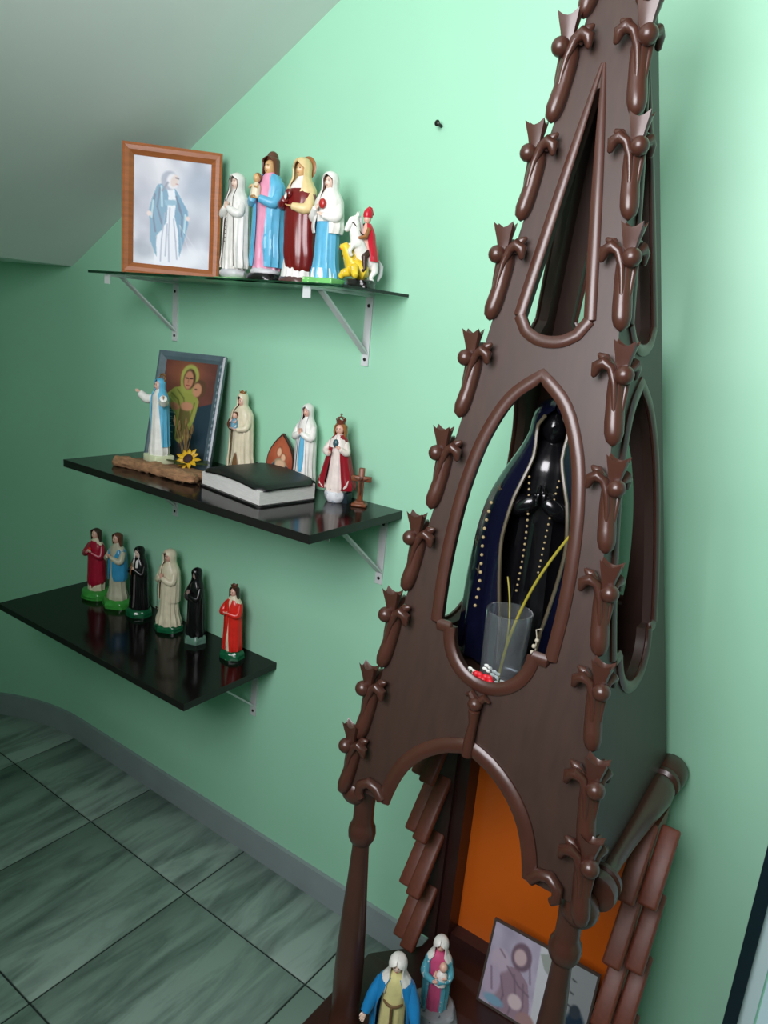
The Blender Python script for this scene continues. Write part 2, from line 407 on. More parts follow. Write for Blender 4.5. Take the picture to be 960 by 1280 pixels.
def panel(name, P, Q, arch, su=1.0, sub=True, z_bot=Z0):
    ex = (Q-P).normalized(); hw0 = (Q-P).length/2; Mb = (P+Q)/2
    ev = (AP-Mb).normalized(); nn = ex.cross(ev).normalized()
    def pos(u, z, d=0.0):
        h = hfrac(z); return Mb*(1-h)+AP*h+ex*u+nn*d-SO
    def wz(z): return hw0*(1-hfrac(z))
    ZT = 2.125
    out = [(-wz(z_bot), z_bot)]+([(u*su, z) for u, z in ARCH] if arch else [])+[(wz(z_bot), z_bot), (wz(ZT), ZT), (-wz(ZT), ZT)]
    mb = MB().prism(out, -.017, 0.0, [[(u*su, z) for u, z in MAIN], [(u*su, z) for u, z in LANC]])
    mb.v = [tuple(pos(x, y, z)) for (x, y, z) in mb.v]
    o = mb.build(name, WOOD, shr)
    # raised beads round the openings
    m = [(u*su, z) for u, z in MAIN_TOP]
    bead = lambda pts, r, dd=.001, cl=False: MB().tube([pos(u, z, dd) for u, z in pts], r, 10, closed=cl, side=nn, flat=(.62, 1.25))
    top = [(u*1.045, z+.003) for u, z in m]
    bead(top, .0075).build('opening_moulding', WOOD2, o)
    bead([(-.088*su, 1.077), (-.066*su, 1.077)], .0075).build('opening_moulding', WOOD2, o)
    bead([(.088*su, 1.077), (.066*su, 1.077)], .0075).build('opening_moulding', WOOD2, o)
    bead([(u*su*1.07, (z-1.077)*1.07+1.077) for u, z in MAIN_BOT], .0078).build('opening_moulding', WOOD2, o)
    bot = [(-.050*su, 1.531)]+[(u*su, z) for u, z in smooth_pts([(-.037, 1.511), (-.02, 1.502), (0, 1.499), (.02, 1.502), (.037, 1.511)], 13)]+[(.050*su, 1.531)]
    bead(bot, .0068).build('opening_moulding', WOOD2, o)
    for sg in (-1, 1):
        n_ = 16; pts_ = [(sg*su*(.0495*(1-k/n_)+.0012), 1.531+(1.852-1.531)*k/n_) for k in range(n_+1)]
        MB().tube([pos(u, z, .001) for u, z in pts_], [.0068*(1-.75*(k/n_)**3) for k in range(n_+1)], 10, side=nn, flat=(.62, 1.25)).build('opening_moulding', WOOD2, o)
    if arch:
        bead([(u*su*1.02, z+.004) for u, z in ARCH], .0095, .002).build('arch_moulding', WOOD2, o)
    return o, pos
front, fpos = panel('front_panel', cFL, cFR, True)
sd = (cBR-cFR).length/(2*HX)
panel('side_panel', cFR, cBR, False, sd, z_bot=.775); panel('side_panel', cBL, cFL, False, sd, z_bot=.775)
panel('back_panel', cBR, cBL, False, 1.0)
MB().lathe([(.0, 0), (.03, 0), (.034, .02), (.02, .05), (.03, .075), (.012, .12), (.003, .16)], 16, tuple(AP-SO+Vector((0, 0, -.05)))).build('finial', WOOD2, shr)
# carved crockets on both front edges
def crocket_mesh():
    mb = MB()
    # local axes: x = sideways, y = outward, z = up along the edge
    T = [(0, .004, -.084, .004), (0, .005, -.079, .0095), (0, .005, -.069, .0122), (.0, .004, -.055, .0124), (0, .0035, -.040, .0118), (0, .0045, -.022, .0122), (0, .006, -.004, .0118), (0, .009, .010, .009)]
    mb.tube([t[:3] for t in T], [t[3] for t in T], 14, flat=(1.0, .95), side=(1, 0, 0))
    for s in (-1, 1):     # two rising stalks, then the curled side leaves
        mb.tube([(s*.005, .010, -.050), (s*.006, .012, -.03), (s*.008, .013, -.01), (s*.012, .011, .010), (s*.020, .006, .017), (s*.026, -.001, .013), (s*.028, -.004, .001)],
                [.002, .0036, .0045, .0062, .0085, .0078, .0035], 10)
        mb.tube([(s*.008, .004, .010), (s*.017, .0, .024), (s*.023, -.004, .029)], [.006, .007, .0025], 8)
    o = mb.build('crocket', WOOD2, None)
    # flaring leaf cup with pointed corners rising behind the berry
    lf = MB(); rows_ = [(0, .0075), (.008, .0082), (.016, .0095), (.024, .0115), (.030, .0125)]; n_ = 16; vs = []; fs = []
    for zz, hw_ in rows_:
        for k in range(n_):
            t = 2*PI*k/n_; cx_, sy_ = math.cos(t), math.sin(t); q = 1/max(abs(cx_), abs(sy_)); corner = (q-1)/.414
            q = 1+(q-1)*(.3+.75*zz/.03)
            vs.append((hw_*q*cx_, hw_*q*sy_, zz+corner*.007*(zz/.03)**2))
    for i in range(len(rows_)-1):
        for k in range(n_): fs.append((i*n_+k, i*n_+(k+1) % n_, (i+1)*n_+(k+1) % n_, (i+1)*n_+k))
    vs.append((0, 0, .020)); L_ = len(vs)-1; b0 = (len(rows_)-1)*n_
    for k in range(n_): fs.append((b0+k, b0+(k+1) % n_, L_))
    fs.append(tuple(range(n_-1, -1, -1)))
    lf.add(vs, fs); lf.xf(Matrix.Diagonal((1.12, .62, 1.05, 1))); lf.build('leaf', WOOD2, o)
    MB().ell((0, .022, .001), .0122, 16, 10).build('berry', WOOD2, o)
    return o
proto = crocket_mesh(); first = True
for (corner, diag) in ((cFL, Vector((-1, -1, 0))), (cFR, Vector((1, -1, 0)))):
    e = (AP-corner).normalized(); o_ = (diag - e*diag.dot(e)).normalized(); s_ = o_.cross(e).normalized()
    for i, z in enumerate((.835, .937, 1.064, 1.190, 1.322, 1.462, 1.605, 1.738, 1.868, 1.995)):
        p = corner.lerp(AP, hfrac(z))-SO
        if first: c = proto; first = False
        else:
            c = proto.copy(); col.objects.link(c)
            for ch in proto.children:
                k = ch.copy(); col.objects.link(k); k.parent = c
        c.parent = shr
        for ch in c.children:
            if ch.name.startswith('leaf'): ch.matrix_local = Matrix.Translation((0, .014, .006)) @ Matrix.Rotation(math.radians(-14), 4, 'X') @ Matrix.Rotation(PI/4 if diag.x < 0 else -PI/4, 4, 'Z')
        mm = Matrix.Identity(4)
        for r_ in range(3): mm[r_][0], mm[r_][1], mm[r_][2], mm[r_][3] = s_[r_], o_[r_], e[r_], p[r_]
        sc = random.uniform(.97, 1.06)
        c.matrix_local = mm @ Matrix.Rotation(random.uniform(-.06, .06), 4, 'Z') @ Matrix.Scale(sc, 4)
# keystone carving over the arch, scrolls at its feet
kp = lambda u, z, d: tuple(fpos(u, z, d))
ks = MB().tube([kp(0, .905, .004), kp(0, .93, .008), kp(.001, .955, .007), kp(0, .975, .01)], [.009, .008, .0065, .009], 10)
ks.ell(kp(0, .985, .012), (.011, .01, .010), 12, 8)
for s in (-1, 1): ks.tube([kp(0, .985, .006), kp(s*.012, .998, .008), kp(s*.018, .992, .006)], [.007, .006, .003], 8)
ks.build('keystone_carving', WOOD2, shr)
for s in (-1, 1):
    MB().tube([kp(s*.128, .776, .004), kp(s*.14, .79, .006), kp(s*.155, .794, .008), kp(s*.168, .785, .009), kp(s*.17, .77, .009), kp(s*.163, .763, .009)], [.009, .009, .009, .0085, .008, .006], 10).build('scroll', WOOD2, shr)
# columns
COLP = [(.028, 0), (.029, .01), (.0245, .02), (.0255, .05), (.0265, .09), (.0255, .15), (.022, .24), (.0175, .32), (.0145, .385), (.0145, .398), (.019, .402), (.0225, .41), (.0235, .42), (.0225, .43), (.019, .437), (.0175, .444), (.0172, .47), (.0185, .50), (.020, .525)]
ZB = .268
for x in (-.590, -.227):
    MB().lathe([(r_, z*(.77-ZB)/.52) for r_, z in COLP], 24, (x-SO.x, -.43-SO.y, ZB)).build('column', WOOD2, shr)
# horizontal turned spindles along the foot of the side panels
SPN = [(.020, .0), (.0275, .004), (.029, .014), (.027, .022), (.021, .026), (.028, .03), (.0275, .038), (.019, .044), (.0125, .06), (.0120, .09), (.0145, .15), (.019, .21), (.0245, .27), (.0275, .30), (.026, .325), (.021, .338), (.0275, .342), (.0285, .35), (.026, .357), (.029, .362), (.031, .375), (.031, .40), (.026, .408)]
for s in (-1, 1):
    sp = MB().lathe(SPN, 24); sp.xf(Matrix.Translation((s*(HX+.006), -.418-SO.y, .768)) @ Matrix.Rotation(-PI/2, 4, 'X'))
    o = sp.build('spindle', WOOD2, shr)
    MB().ell((s*(HX-.004), -.436-SO.y, .752), .026, 18, 12).build('ball', WOOD2, o)
# floor inside the spire
iy0, iy1 = YA+.04-SO.y, YB-.045-SO.y
MB().box(-.155, .155, iy0, iy1, .975, .99).build('inner_floor', WOOD, shr, smooth=False)
# platform, plinth, orange back board with shingled cheeks
PZ = ZB
plat = [(-.237, -.30), (.237, -.30), (.237, -.035), (.165, .05), (.165, .235), (-.165, .235), (-.165, .05), (-.237, -.035)]
o = MB().prism(plat, PZ-.03, PZ).build('platform', PLAT, shr, smooth=False); bevel(o, .004, 1)
MB().prism([(x*.88, y*.88+.01) for x, y in plat], 0, PZ-.03).build('plinth', PLAT, shr, smooth=False)
MB().box(-.128, .20, .13, .145, PZ, .76).build('back_board', ORANGE, shr, smooth=False)
MB().box(-.165, -.125, .085, .15, PZ, .76).build('post', PLAT, shr, smooth=False)
MB().box(-.125, .20, .10, .13, PZ, PZ+.018).build('foot_rail', PLAT, shr, smooth=False)
sh = MB().box(-.0155, .0155, 0, .016, -.066, .066)
shin = sh.build('shingle', SLAT, shr, smooth=False); bevel(shin, .0045, 2)
firsts = True
for s, xin in ((1, .213), (-1, -.172)):
    for colm, (dx, dy, dz) in enumerate(((0, 0, 0), (.031, .022, -.006))):
        for k in range(4 if s > 0 else 5):
            c = shin if firsts else shin.copy()
            if not firsts: col.objects.link(c); c.parent = shr
            firsts = False
            z = (.265 if s > 0 else .30)+k*.128+.045+dz
            c.location = (xin+s*dx, .035+dy, z); c.rotation_euler = (math.radians(-38), 0, 0)
for s, x0_, x1_ in ((1, .196, .225), (-1, -.205, -.150)):
    MB().box(x0_, x1_, .075, .165, PZ, .735).build('cheek_board', SLAT if s > 0 else PLAT, shr, smooth=False)

# ------------------------------------------------------------------ painted plaster figures
def P(name, rgb, rough=.32, chip=None, chip_at=.66, var=.10, coat=.0, cs=70):
    return mat('plaster_'+name, rgb, rough, var, 55, chip=chip, chip_at=chip_at, chip_scale=cs, coat=coat)
SKIN = P('flesh', (226, 178, 158)); SKINP = P('pale_flesh', (232, 204, 186)); SKIND = P('ochre_flesh', (214, 172, 120))
WHITE = P('white', (236, 234, 228), .4); CREAM = P('cream', (226, 216, 188), .4); CREAMD = P('dull_cream', (196, 192, 168), .4)
LBLUE = P('light_blue', (96, 178, 214), .35); BLUE = P('bright_blue', (30, 128, 190), .35); PINK = P('pink', (232, 158, 186), .4)
MAGENTA = P('magenta', (206, 84, 128), .4); MAROON = P('glossy_maroon', (112, 22, 22), .3, coat=.15); RED = P('red', (196, 26, 48), .3)
CRIMSON = P('crimson', (168, 22, 54), .3); SCARLET = P('scarlet', (222, 44, 34), .3); BROWN = P('hair_brown', (96, 56, 38), .4)
DBROWN = P('dark_brown', (58, 36, 28), .4); GOLD = P('gold_brown', (150, 98, 52), .35); BLACKP = P('black', (20, 19, 21), .25)
BLACKROCK = P('glossy_black_rock', (22, 20, 20), .15, chip=(210, 205, 200), chip_at=.68, cs=120)
GREENB = P('green_grass_paint', (62, 150, 62), .22, chip=(160, 205, 130), chip_at=.7, cs=130)
GREEND = P('dark_green_paint', (22, 92, 58), .15, chip=(220, 230, 215), chip_at=.71, cs=130)
GREENL = P('light_green_paint', (118, 196, 112), .25, chip=(210, 235, 190), chip_at=.62, cs=110)
GREYG = P('grey_green_paint', (96, 132, 116), .22, chip=(180, 200, 190), chip_at=.68, cs=130)
CLOUD = P('grey_white_cloud', (206, 206, 208), .45); GREYROCK = P('grey_rock', (150, 154, 158), .4, chip=(90, 96, 104), chip_at=.6, cs=90)
YELLOW = P('yellow', (228, 196, 50), .35, chip=(240, 232, 200), chip_at=.66, cs=120); PALEY = P('pale_yellow', (222, 214, 150), .4)
INK = P('dark_line_paint', (58, 46, 44), .5); LIP = P('lip_red', (176, 72, 70), .4); BEARDBR = BROWN

def folds(n1, a, z0=.0, z1=.8, n2=None, ph=0.0, sway=2.0):
    n2 = n2 or n1*2+1
    def f(t, z):
        k = a*(1-.75*min(1, max(0, (z-z0)/(z1-z0))))
        return 1+k*(.65*math.cos(n1*t+ph+sway*math.sin(4*z))+.35*math.cos(n2*t+1.7*ph+5*z))
    return f
def piece(pts):
    xs = [p[0] for p in pts]; ys = [p[1] for p in pts]
    return lambda z: float(np.interp(z, xs, ys))
ROBE = [(.05, .135, .115), (.08, .14, .115), (.20, .122, .10), (.40, .112, .092), (.58, .108, .085), (.68, .112, .082), (.755, .112, .074), (.80, .075, .056), (.83, .04, .038), (.86, .033, .034)]
MANTLE = [(.075, .160, .130), (.11, .165, .130), (.25, .156, .122), (.42, .152, .116), (.58, .15, .112), (.68, .147, .106), (.745, .138, .098), (.79, .108, .088), (.83, .082, .080), (.87, .076, .080), (.92, .077, .083), (.955, .066, .074), (.98, .042, .048), (.992, .012, .014)]
VEIL = [(q if q[0] > .7 else None) for q in MANTLE]; VEIL = [(.66, .150, .108), (.70, .147, .104)]+[q for q in VEIL if q]
def head(root, skin, c=(0, -.006, .895), r=(.046, .052, .064), face=True, tilt=0):
    def fn(d):
        q = 1.0
        if d[1] < 0:
            q += .16*math.exp(-((d[0]/.16)**2)-(((d[2]+.05)/.22)**2))*(-d[1])          # nose
            q -= .05*math.exp(-(((abs(d[0])-.34)/.16)**2)-(((d[2]-.12)/.12)**2))         # eye sockets
            q += .03*math.exp(-((d[0]/.25)**2)-(((d[2]+.75)/.2)**2))                      # chin
        q -= .10*max(0, -d[2])**2*abs(d[0])
        return q
    h = MB().ell(c, r, 22, 16, fn).build('head', skin, root, root['h'])
    if face:
        for s in (-1, 1):
            MB().ell((c[0]+s*.34*r[0], c[1]-.90*r[1], c[2]+.12*r[2]), (.16*r[0], .07*r[1], .065*r[2]), 8, 5).build('eye', INK, h, root['h'])
            MB().tube([(c[0]+s*.16*r[0], c[1]-.99*r[1], c[2]+.27*r[2]), (c[0]+s*.36*r[0], c[1]-.93*r[1], c[2]+.32*r[2]), (c[0]+s*.54*r[0], c[1]-.80*r[1], c[2]+.25*r[2])], .035*r[0], 5).build('eyebrow', INK, h, root['h'])
        MB().ell((c[0], c[1]-.97*r[1], c[2]-.42*r[2]), (.20*r[0], .07*r[1], .055*r[2]), 8, 5).build('mouth', LIP, h, root['h'])
    return h
def hand(root, p, d, palm, skin, sz=.034, thumb=1, curl=.25):
    """small hand: palm, four unequal fingers and a thumb; p wrist, d finger direction, palm = palm normal"""
    p, d, palm = Vector(p), Vector(d).normalized(), Vector(palm).normalized(); sd = d.cross(palm).normalized()
    mb = MB(); L = sz
    mb.tube([p-d*L*.15, p+d*L*.15, p+d*L*.55, p+d*L*.75], [L*.20, L*.26, L*.33, L*.28], 10, flat=(.62, 1.15), side=palm)
    for i, (o, ln) in enumerate(((-.30, .62), (-.10, .72), (.10, .68), (.29, .52))):
        a = p+d*L*.68+sd*L*o; m_ = a+d*L*ln*.5+palm*L*curl*.12; e = a+d*L*ln*.95+palm*L*curl*.5
        mb.tube([a, m_, e], [L*.105, L*.10, L*.075], 7)
    a = p+d*L*.22+sd*L*.26*thumb
    mb.tube([a, a+d*L*.3+sd*L*.2*thumb+palm*L*.1, a+d*L*.58+sd*L*.2*thumb+palm*L*.2], [L*.12, L*.115, L*.08], 7)
    return mb.build('hand', skin, root, root['h'])
def arm(root, pts, rad, m, name='sleeve'):
    P_ = np.array(pts, float); d = np.r_[0, np.cumsum(np.linalg.norm(np.diff(P_, axis=0), axis=1))]; q = np.linspace(0, d[-1], 10)
    path_ = list(zip(*[cubic(d, P_[:, j], q) for j in range(3)])); rr = cubic(d, np.array(rad, float), q)
    return MB().tube(path_, list(rr), 12).build(name, m, root, root['h'])
def rock(root, m, hz, rx, ry, name='base', lump=.10, sides=None, cy=0.0):
    n = 40; rows = 7; vs = []; fs = []
    for i in range(rows+1):
        z = hz*i/rows; q = 1-.16*(i/rows)**3 if i < rows else .80
        for k in range(n):
            t = 2*PI*k/n
            nz = noise.noise(Vector((math.cos(t)*1.7+rx*30, math.sin(t)*1.7, i*.35)))*lump*(1 if 0 < i else .5)
            if sides: a = PI/sides; nz += (math.cos(a)/math.cos(((t+a) % (2*a))-a)-1)
            vs.append((rx*(q+nz)*math.cos(t), cy+ry*(q+nz)*math.sin(t), z))
        if i: pass
    for i in range(rows):
        for k in range(n): fs.append((i*n+k, i*n+(k+1) % n, (i+1)*n+(k+1) % n, (i+1)*n+k))
    fs.append(tuple(range(n-1, -1, -1))); fs.append(tuple(range(rows*n, rows*n+n)))
    return MB().add(vs, fs).build(name, m, root, root['h'])
def block(root, m, hz, rx, ry, name='base', z0=0.0, bev=.012):
    o = MB().box(-rx, rx, -ry, ry, z0, hz).build(name, m, root, root['h'], smooth=False); bevel(o, bev*root['h'], 2); return o
def figure(name, label, loc, deg, h, group=None):
    r = thing(name, label, 'statuette', loc, math.radians(deg), group); r['h'] = h; return r
def robe(root, m, secs=ROBE, n=11, a=.10, ph=0.0, name='robe', sx=1.0, cut=None, grow=1.0):
    q = [(z, rx*sx*grow, ry*grow) for z, rx, ry in secs if cut is None or cut[0] <= z <= cut[1]]
    return MB().loft(q, 38, 56, folds(n, a, ph=ph)).build(name, m, root, root['h'])
def mantle(root, m, op, secs=MANTLE, n=13, a=.075, ph=.6, name='mantle', sx=1.0, thick=.012):
    q = [(z, rx*sx, ry) for z, rx, ry in secs]
    return MB().loft(q, 44, 56, folds(n, a, z0=.05, z1=.72, ph=ph), piece(op), thick).build(name, m, root, root['h'])
OP_LONG = [(.05, .75), (.3, .62), (.55, .55), (.70, .42), (.76, .42), (.80, .55), (.84, .85), (.88, .95), (.92, .85), (.945, .35), (.955, .05), (1, .02)]
def trim(root, op, secs, m, r=.004, sx=1.0, zr=(.08, .95), name='mantle_trim', n=26):
    """painted line following both front edges of a mantle"""
    A = np.array([(z, rx*sx, ry) for z, rx, ry in secs]); f = piece(op); mb = MB()
    for s in (1, -1):
        pts = []
        for z in np.linspace(zr[0], zr[1], n):
            rx, ry = cubic(A[:, 0], A[:, 1], np.array([z]))[0], cubic(A[:, 0], A[:, 2], np.array([z]))[0]; t = f(z)
            pts.append((s*rx*math.sin(t), -ry*math.cos(t)-.001, z))
        mb.tube(pts, r, 6)
    return mb.build(name, m, root, root['h'])
def pray(root, sl, skin, y=-.125, z=.665):
    for s in (-1, 1):
        arm(root, [(s*.100, -.01, .735), (s*.112, -.065, .61), (s*.045, y+.018, z-.02), (s*.016, y+.004, z)], [.036, .042, .036, .024], sl)
        hand(root, (s*.011, y, z-.005), (-s*.05, .12, 1), (-s, 0, 0), skin, .044, thumb=-s if s > 0 else 1, curl=.05)
def hair(root, m, drop=.74, wide=1.0, top=.972):
    secs = [(drop, .072*wide, .055), (.80, .070*wide, .062), (.86, .064*wide, .068), (top-.062, .062*wide, .070), (top-.028, .054*wide, .061), (top-.009, .03, .034), (top, .008, .01)]
    op = [(drop, 1.5), (.82, 1.25), (.87, 1.05), (top-.052, .95), (top-.029, .55), (top-.012, .05), (1, .02)]
    return MB().loft(secs, 26, 36, folds(15, .04), piece(op), .012).build('hair', m, root, root['h'])
def child(root, c, s, robe_m, skin, hair_m=None):
    """small child figure held on the arm; c base of body, s size"""
    mb = MB().loft([(0, .30*s, .26*s), (.3*s, .27*s, .24*s), (.6*s, .21*s, .18*s), (.72*s, .08*s, .08*s)], 12, 20, folds(7, .07)); mb.xf(Matrix.Translation(c) @ Matrix.Rotation(.12, 4, 'Y'))
    b = mb.build('child_body', robe_m, root, root['h'])
    MB().ell((c[0]+.09*s, c[1]-.02*s, c[2]+.92*s), (.19*s, .20*s, .23*s), 14, 10).build('child_head', skin, b, root['h'])
    if hair_m: MB().ell((c[0]+.09*s, c[1]+.04*s, c[2]+.98*s), (.205*s, .20*s, .21*s), 14, 10).build('child_hair', hair_m, b, root['h'])
    for q in (-1, 1): MB().tube([(c[0]+q*.19*s, c[1]-.02*s, c[2]+.6*s), (c[0]+q*.26*s, c[1]-.16*s, c[2]+.45*s), (c[0]+q*.12*s, c[1]-.26*s, c[2]+.5*s)], [.07*s, .065*s, .05*s], 8).build('child_arm', skin, b, root['h'])
def crown(root, z, r, hz, m, cx=0, cy=.0, arches=False):
    mb = MB(); n = 40; vs = []; fs = []
    rows = [(0, 1.0, .0), (.3, 1.04, .0), (.55, 1.12, .0), (1.0, 1.22, 1.0)]
    for d in (0, .12):
        for (q, k_, tip) in rows:
            for k in range(n):
                t = 2*PI*k/n; w_ = abs(((k % 8)/4)-1); zz = z+hz*(q if not tip else .55+.45*w_)
                vs.append((cx+r*(k_-d)*math.cos(t), cy+r*(k_-d)*math.sin(t), zz))
    R_ = len(rows)
    for i in range(R_-1):
        for k in range(n):
            a, b = i*n+k, i*n+(k+1) % n; fs.append((a, b, b+n, a+n)); o_ = R_*n; fs.append((o_+b, o_+a, o_+a+n, o_+b+n))
    for k in range(n):
        a, b = k, (k+1) % n; o_ = R_*n; fs.append((b, a, o_+a, o_+b)); a, b = (R_-1)*n+k, (R_-1)*n+(k+1) % n; fs.append((a, b, o_+b, o_+a))
    mb.add(vs, fs)
    if arches:
        for q in range(4):
            t = q*PI/4; pts = [(cx+r*1.18*math.cos(t)*math.cos(u), cy+r*1.18*math.sin(t)*math.cos(u), z+hz*.8+hz*.55*math.sin(u)) for u in np.linspace(0, PI, 13)]
            mb.tube(pts, r*.11, 6)
        mb.ell((cx, cy, z+hz*1.45), r*.28, 10, 7)
        mb.box(cx-r*.09, cx+r*.09, cy-r*.07, cy+r*.07, z+hz*1.5, z+hz*2.1); mb.box(cx-r*.3, cx+r*.3, cy-r*.07, cy+r*.07, z+hz*1.75, z+hz*1.9)
    return mb.build('crown', m, root, root['h'])
def beads(root, pts, r, m, name='rosary', n=18):
    P_ = np.array(pts, float); d = np.r_[0, np.cumsum(np.linalg.norm(np.diff(P_, axis=0), axis=1))]; q = np.linspace(0, d[-1], n); mb = MB()
    for p in zip(*[cubic(d, P_[:, j], q) for j in range(3)]): mb.ell(p, r, 7, 5)
    return mb.build(name, m, root, root['h'])

# ---- glass shelf -----------------------------------------------------------------------
f = figure('statuette', 'all-white praying statuette in a long veil, on a cloud and green base', (-1.322, -.085, ZG), -4, .236)
block(f, GREENL, .035, .175, .125); MB().ell((0, -.01, .075), (.150, .125, .065), 24, 12, lambda d: 1+.05*math.sin(7*d[0]*3+d[1]*9)).build('cloud', CLOUD, f, f['h'])
S1 = [(.115 if z < .1 else z, rx*1.02, ry) for z, rx, ry in MANTLE]; S1 = [(.125, .158, .125), (.15, .165, .13)]+[q for q in MANTLE if q[0] > .2]
robe(f, WHITE, [(.11, .12, .105), (.16, .125, .105)]+[q for q in ROBE if q[0] > .3]); mantle(f, WHITE, OP_LONG, S1); trim(f, OP_LONG, S1, INK, .0035, zr=(.14, .95))
head(f, SKINP); pray(f, WHITE, SKINP)
beads(f, [(0, -.118, .64), (.01, -.125, .55), (.005, -.128, .45), (.0, -.128, .36)], .005, INK, n=9)

f = figure('statuette', 'statuette in pink robe and blue mantle holding a child, on glossy black rock', (-1.220, -.085, ZG), 2, .275)
rock(f, BLACKROCK, .075, .165, .15); MB().ell((0, -.01, .085), (.13, .115, .05), 22, 10).build('cloud', CLOUD, f, f['h'])
robe(f, PINK, [(.10, .115, .10), (.16, .118, .10)]+[q for q in ROBE if q[0] > .3], n=9)
OP2 = [(.05, .55), (.3, .35), (.55, .45), (.70, .55), (.78, .6), (.80, .7), (.86, 1.0)]
mantle(f, LBLUE, OP2, [(.125, .142, .12), (.16, .15, .122), (.35, .146, .115), (.55, .144, .11), (.68, .142, .104), (.745, .132, .094), (.79, .095, .08), (.82, .075, .068)])
head(f, SKIND, (0, -.004, .868), (.046, .052, .062)); hair(f, BROWN, .74, 1.15, .965)
MB().ell((0, .018, .945), (.046, .046, .05), 18, 12, lambda d: 1+.05*math.sin(9*math.atan2(d[0], d[1]))).build('headdress', BROWN, f, f['h']); child(f, (-.055, -.105, .64), .15, CREAM, SKIND, GOLD)
arm(f, [(-.10, 0, .72), (-.115, -.07, .61), (-.06, -.13, .63)], [.036, .042, .03], LBLUE); arm(f, [(.10, 0, .72), (.115, -.07, .60), (.02, -.135, .625)], [.036, .042, .03], LBLUE)
hand(f, (-.06, -.135, .63), (.7, -.5, .2), (0, 0, 1), SKIND, .04); hand(f, (.02, -.138, .625), (-1, -.2, .15), (0, 0, 1), SKIND, .04)

f = figure('statuette', 'statuette wrapped in glossy maroon cloth with a round brown halo', (-1.125, -.088, ZG), 2, .258)
rock(f, P('brown_rock', (88, 62, 58), .2, chip=(190, 180, 175), chip_at=.69, cs=120), .065, .165, .14, lump=.08)
robe(f, WHITE, [(.05, .140, .118), (.10, .138, .112)]+[q for q in ROBE if q[0] > .15], n=17, a=.06)
W = [(.075, .05, .06), (.11, .10, .095), (.2, .142, .115), (.35, .148, .118), (.5, .150, .118), (.62, .15, .112), (.70, .14, .10), (.745, .11, .085)]
MB().loft([(z, rx, ry, .035*(1-z), -.004) for z, rx, ry in W], 34, 56, folds(7, .085, ph=1.2, sway=3.5)).build('maroon_wrap', MAROON, f, f['h'])
mantle(f, P('ivory_veil', (226, 202, 148), .4), [(.6, .5), (.72, .45), (.78, .6), (.84, .85), (.9, .9), (.935, .35), (.95, .05), (1, .02)], [(.68, .142, .106)]+[q for q in VEIL if q[0] > .72], name='veil')
head(f, SKIND); h_ = MB().lathe([(.001, -.006), (.085, -.006), (.092, 0), (.085, .006), (.001, .006)], 32); h_.xf(Matrix.Translation((0, .06, .92)) @ Matrix.Rotation(PI/2, 4, 'X')); h_.build('halo', GOLD, f, f['h'])
arm(f, [(-.105, 0, .72), (-.128, -.07, .62), (-.05, -.135, .655)], [.038, .046, .03], MAROON); arm(f, [(.105, 0, .72), (.125, -.075, .59), (.03, -.14, .60)], [.038, .046, .028], P('ivory_veil', (226, 202, 148)))
hand(f, (-.06, -.135, .655), (.6, -.3, .5), (0, -1, .2), WHITE, .045); hand(f, (.03, -.14, .60), (-1, -.1, .1), (0, 0, 1), SKIND, .045)
MB().ell((-.035, -.118, .70), (.035, .022, .036), 14, 9).build('heart', MAROON, f, f['h'])

f = figure('statuette', 'statuette in white veil and light blue skirt with red heart on chest', (-1.040, -.095, ZG), 4, .226)
block(f, GREENL, .075, .17, .125)
robe(f, LBLUE, n=8, a=.095, ph=.4, cut=(0, .70)); robe(f, WHITE, [(.05, .128, .108), (.10, .13, .108), (.16, .118, .10)], n=19, a=.06, name='hem', grow=1.04)
robe(f, WHITE, [(.56, .112, .09), (.62, .118, .09), (.68, .12, .086), (.755, .115, .076), (.80, .075, .056), (.86, .034, .034)], name='blouse', a=.03)
mantle(f, WHITE, OP_LONG, [(.46, .146, .11), (.50, .158, .118), (.58, .155, .115), (.68, .147, .106)]+[q for q in MANTLE if q[0] > .7])
head(f, SKINP); hair(f, BROWN, .78, .95, .96)
arm(f, [(-.10, 0, .73), (-.135, -.05, .60), (-.06, -.125, .665)], [.036, .044, .026], WHITE); arm(f, [(.10, 0, .73), (.13, -.06, .59), (.03, -.13, .60)], [.036, .044, .026], WHITE)
hand(f, (-.06, -.125, .66), (.8, -.2, .5), (0, -1, .1), SKINP, .045); hand(f, (.035, -.132, .60), (-.9, -.2, .4), (0, -.5, 1), SKINP, .045)
MB().ell((0, -.106, .705), (.036, .022, .044), 16, 10).build('heart', P('heart_red', (178, 42, 40), .3), f, f['h'])

# horse and rider group
f = figure('horse_rider_figurine', 'figurine of a red-cloaked rider on a white rearing horse above yellow beast', (-.945, -.098, ZG), -26, .158); f['category'] = 'figurine'
rock(f, BLACKROCK, .11, .27, .19, lump=.14)
hb = MB()
hb.tube([(0, .17, .30), (0, .12, .33), (0, .03, .40), (0, -.05, .50), (0, -.09, .58)], [.08, .115, .11, .105, .08], 16)
hb.tube([(0, -.07, .55), (0, -.11, .66), (0, -.12, .76), (0, -.13, .82)], [.085, .075, .062, .05], 14)
hb.tube([(0, -.10, .83), (0, -.16, .80), (0, -.215, .72), (0, -.235, .67)], [.045, .052, .038, .030], 12)
for s_ in (-1, 1):
    hb.tube([(s_*.06, .15, .32), (s_*.075, .17, .22), (s_*.07, .12, .15), (s_*.07, .15, .08)], [.065, .045, .03, .032], 10)
    hb.tube([(s_*.055, -.07, .52), (s_*.065, -.17, .50), (s_*.065, -.20, .40+.03*s_), (s_*.06, -.17, .35+.03*s_)], [.05, .036, .026, .028], 10)
    hb.tube([(s_*.026, -.095, .86), (s_*.03, -.09, .915)], [.018, .006], 7)
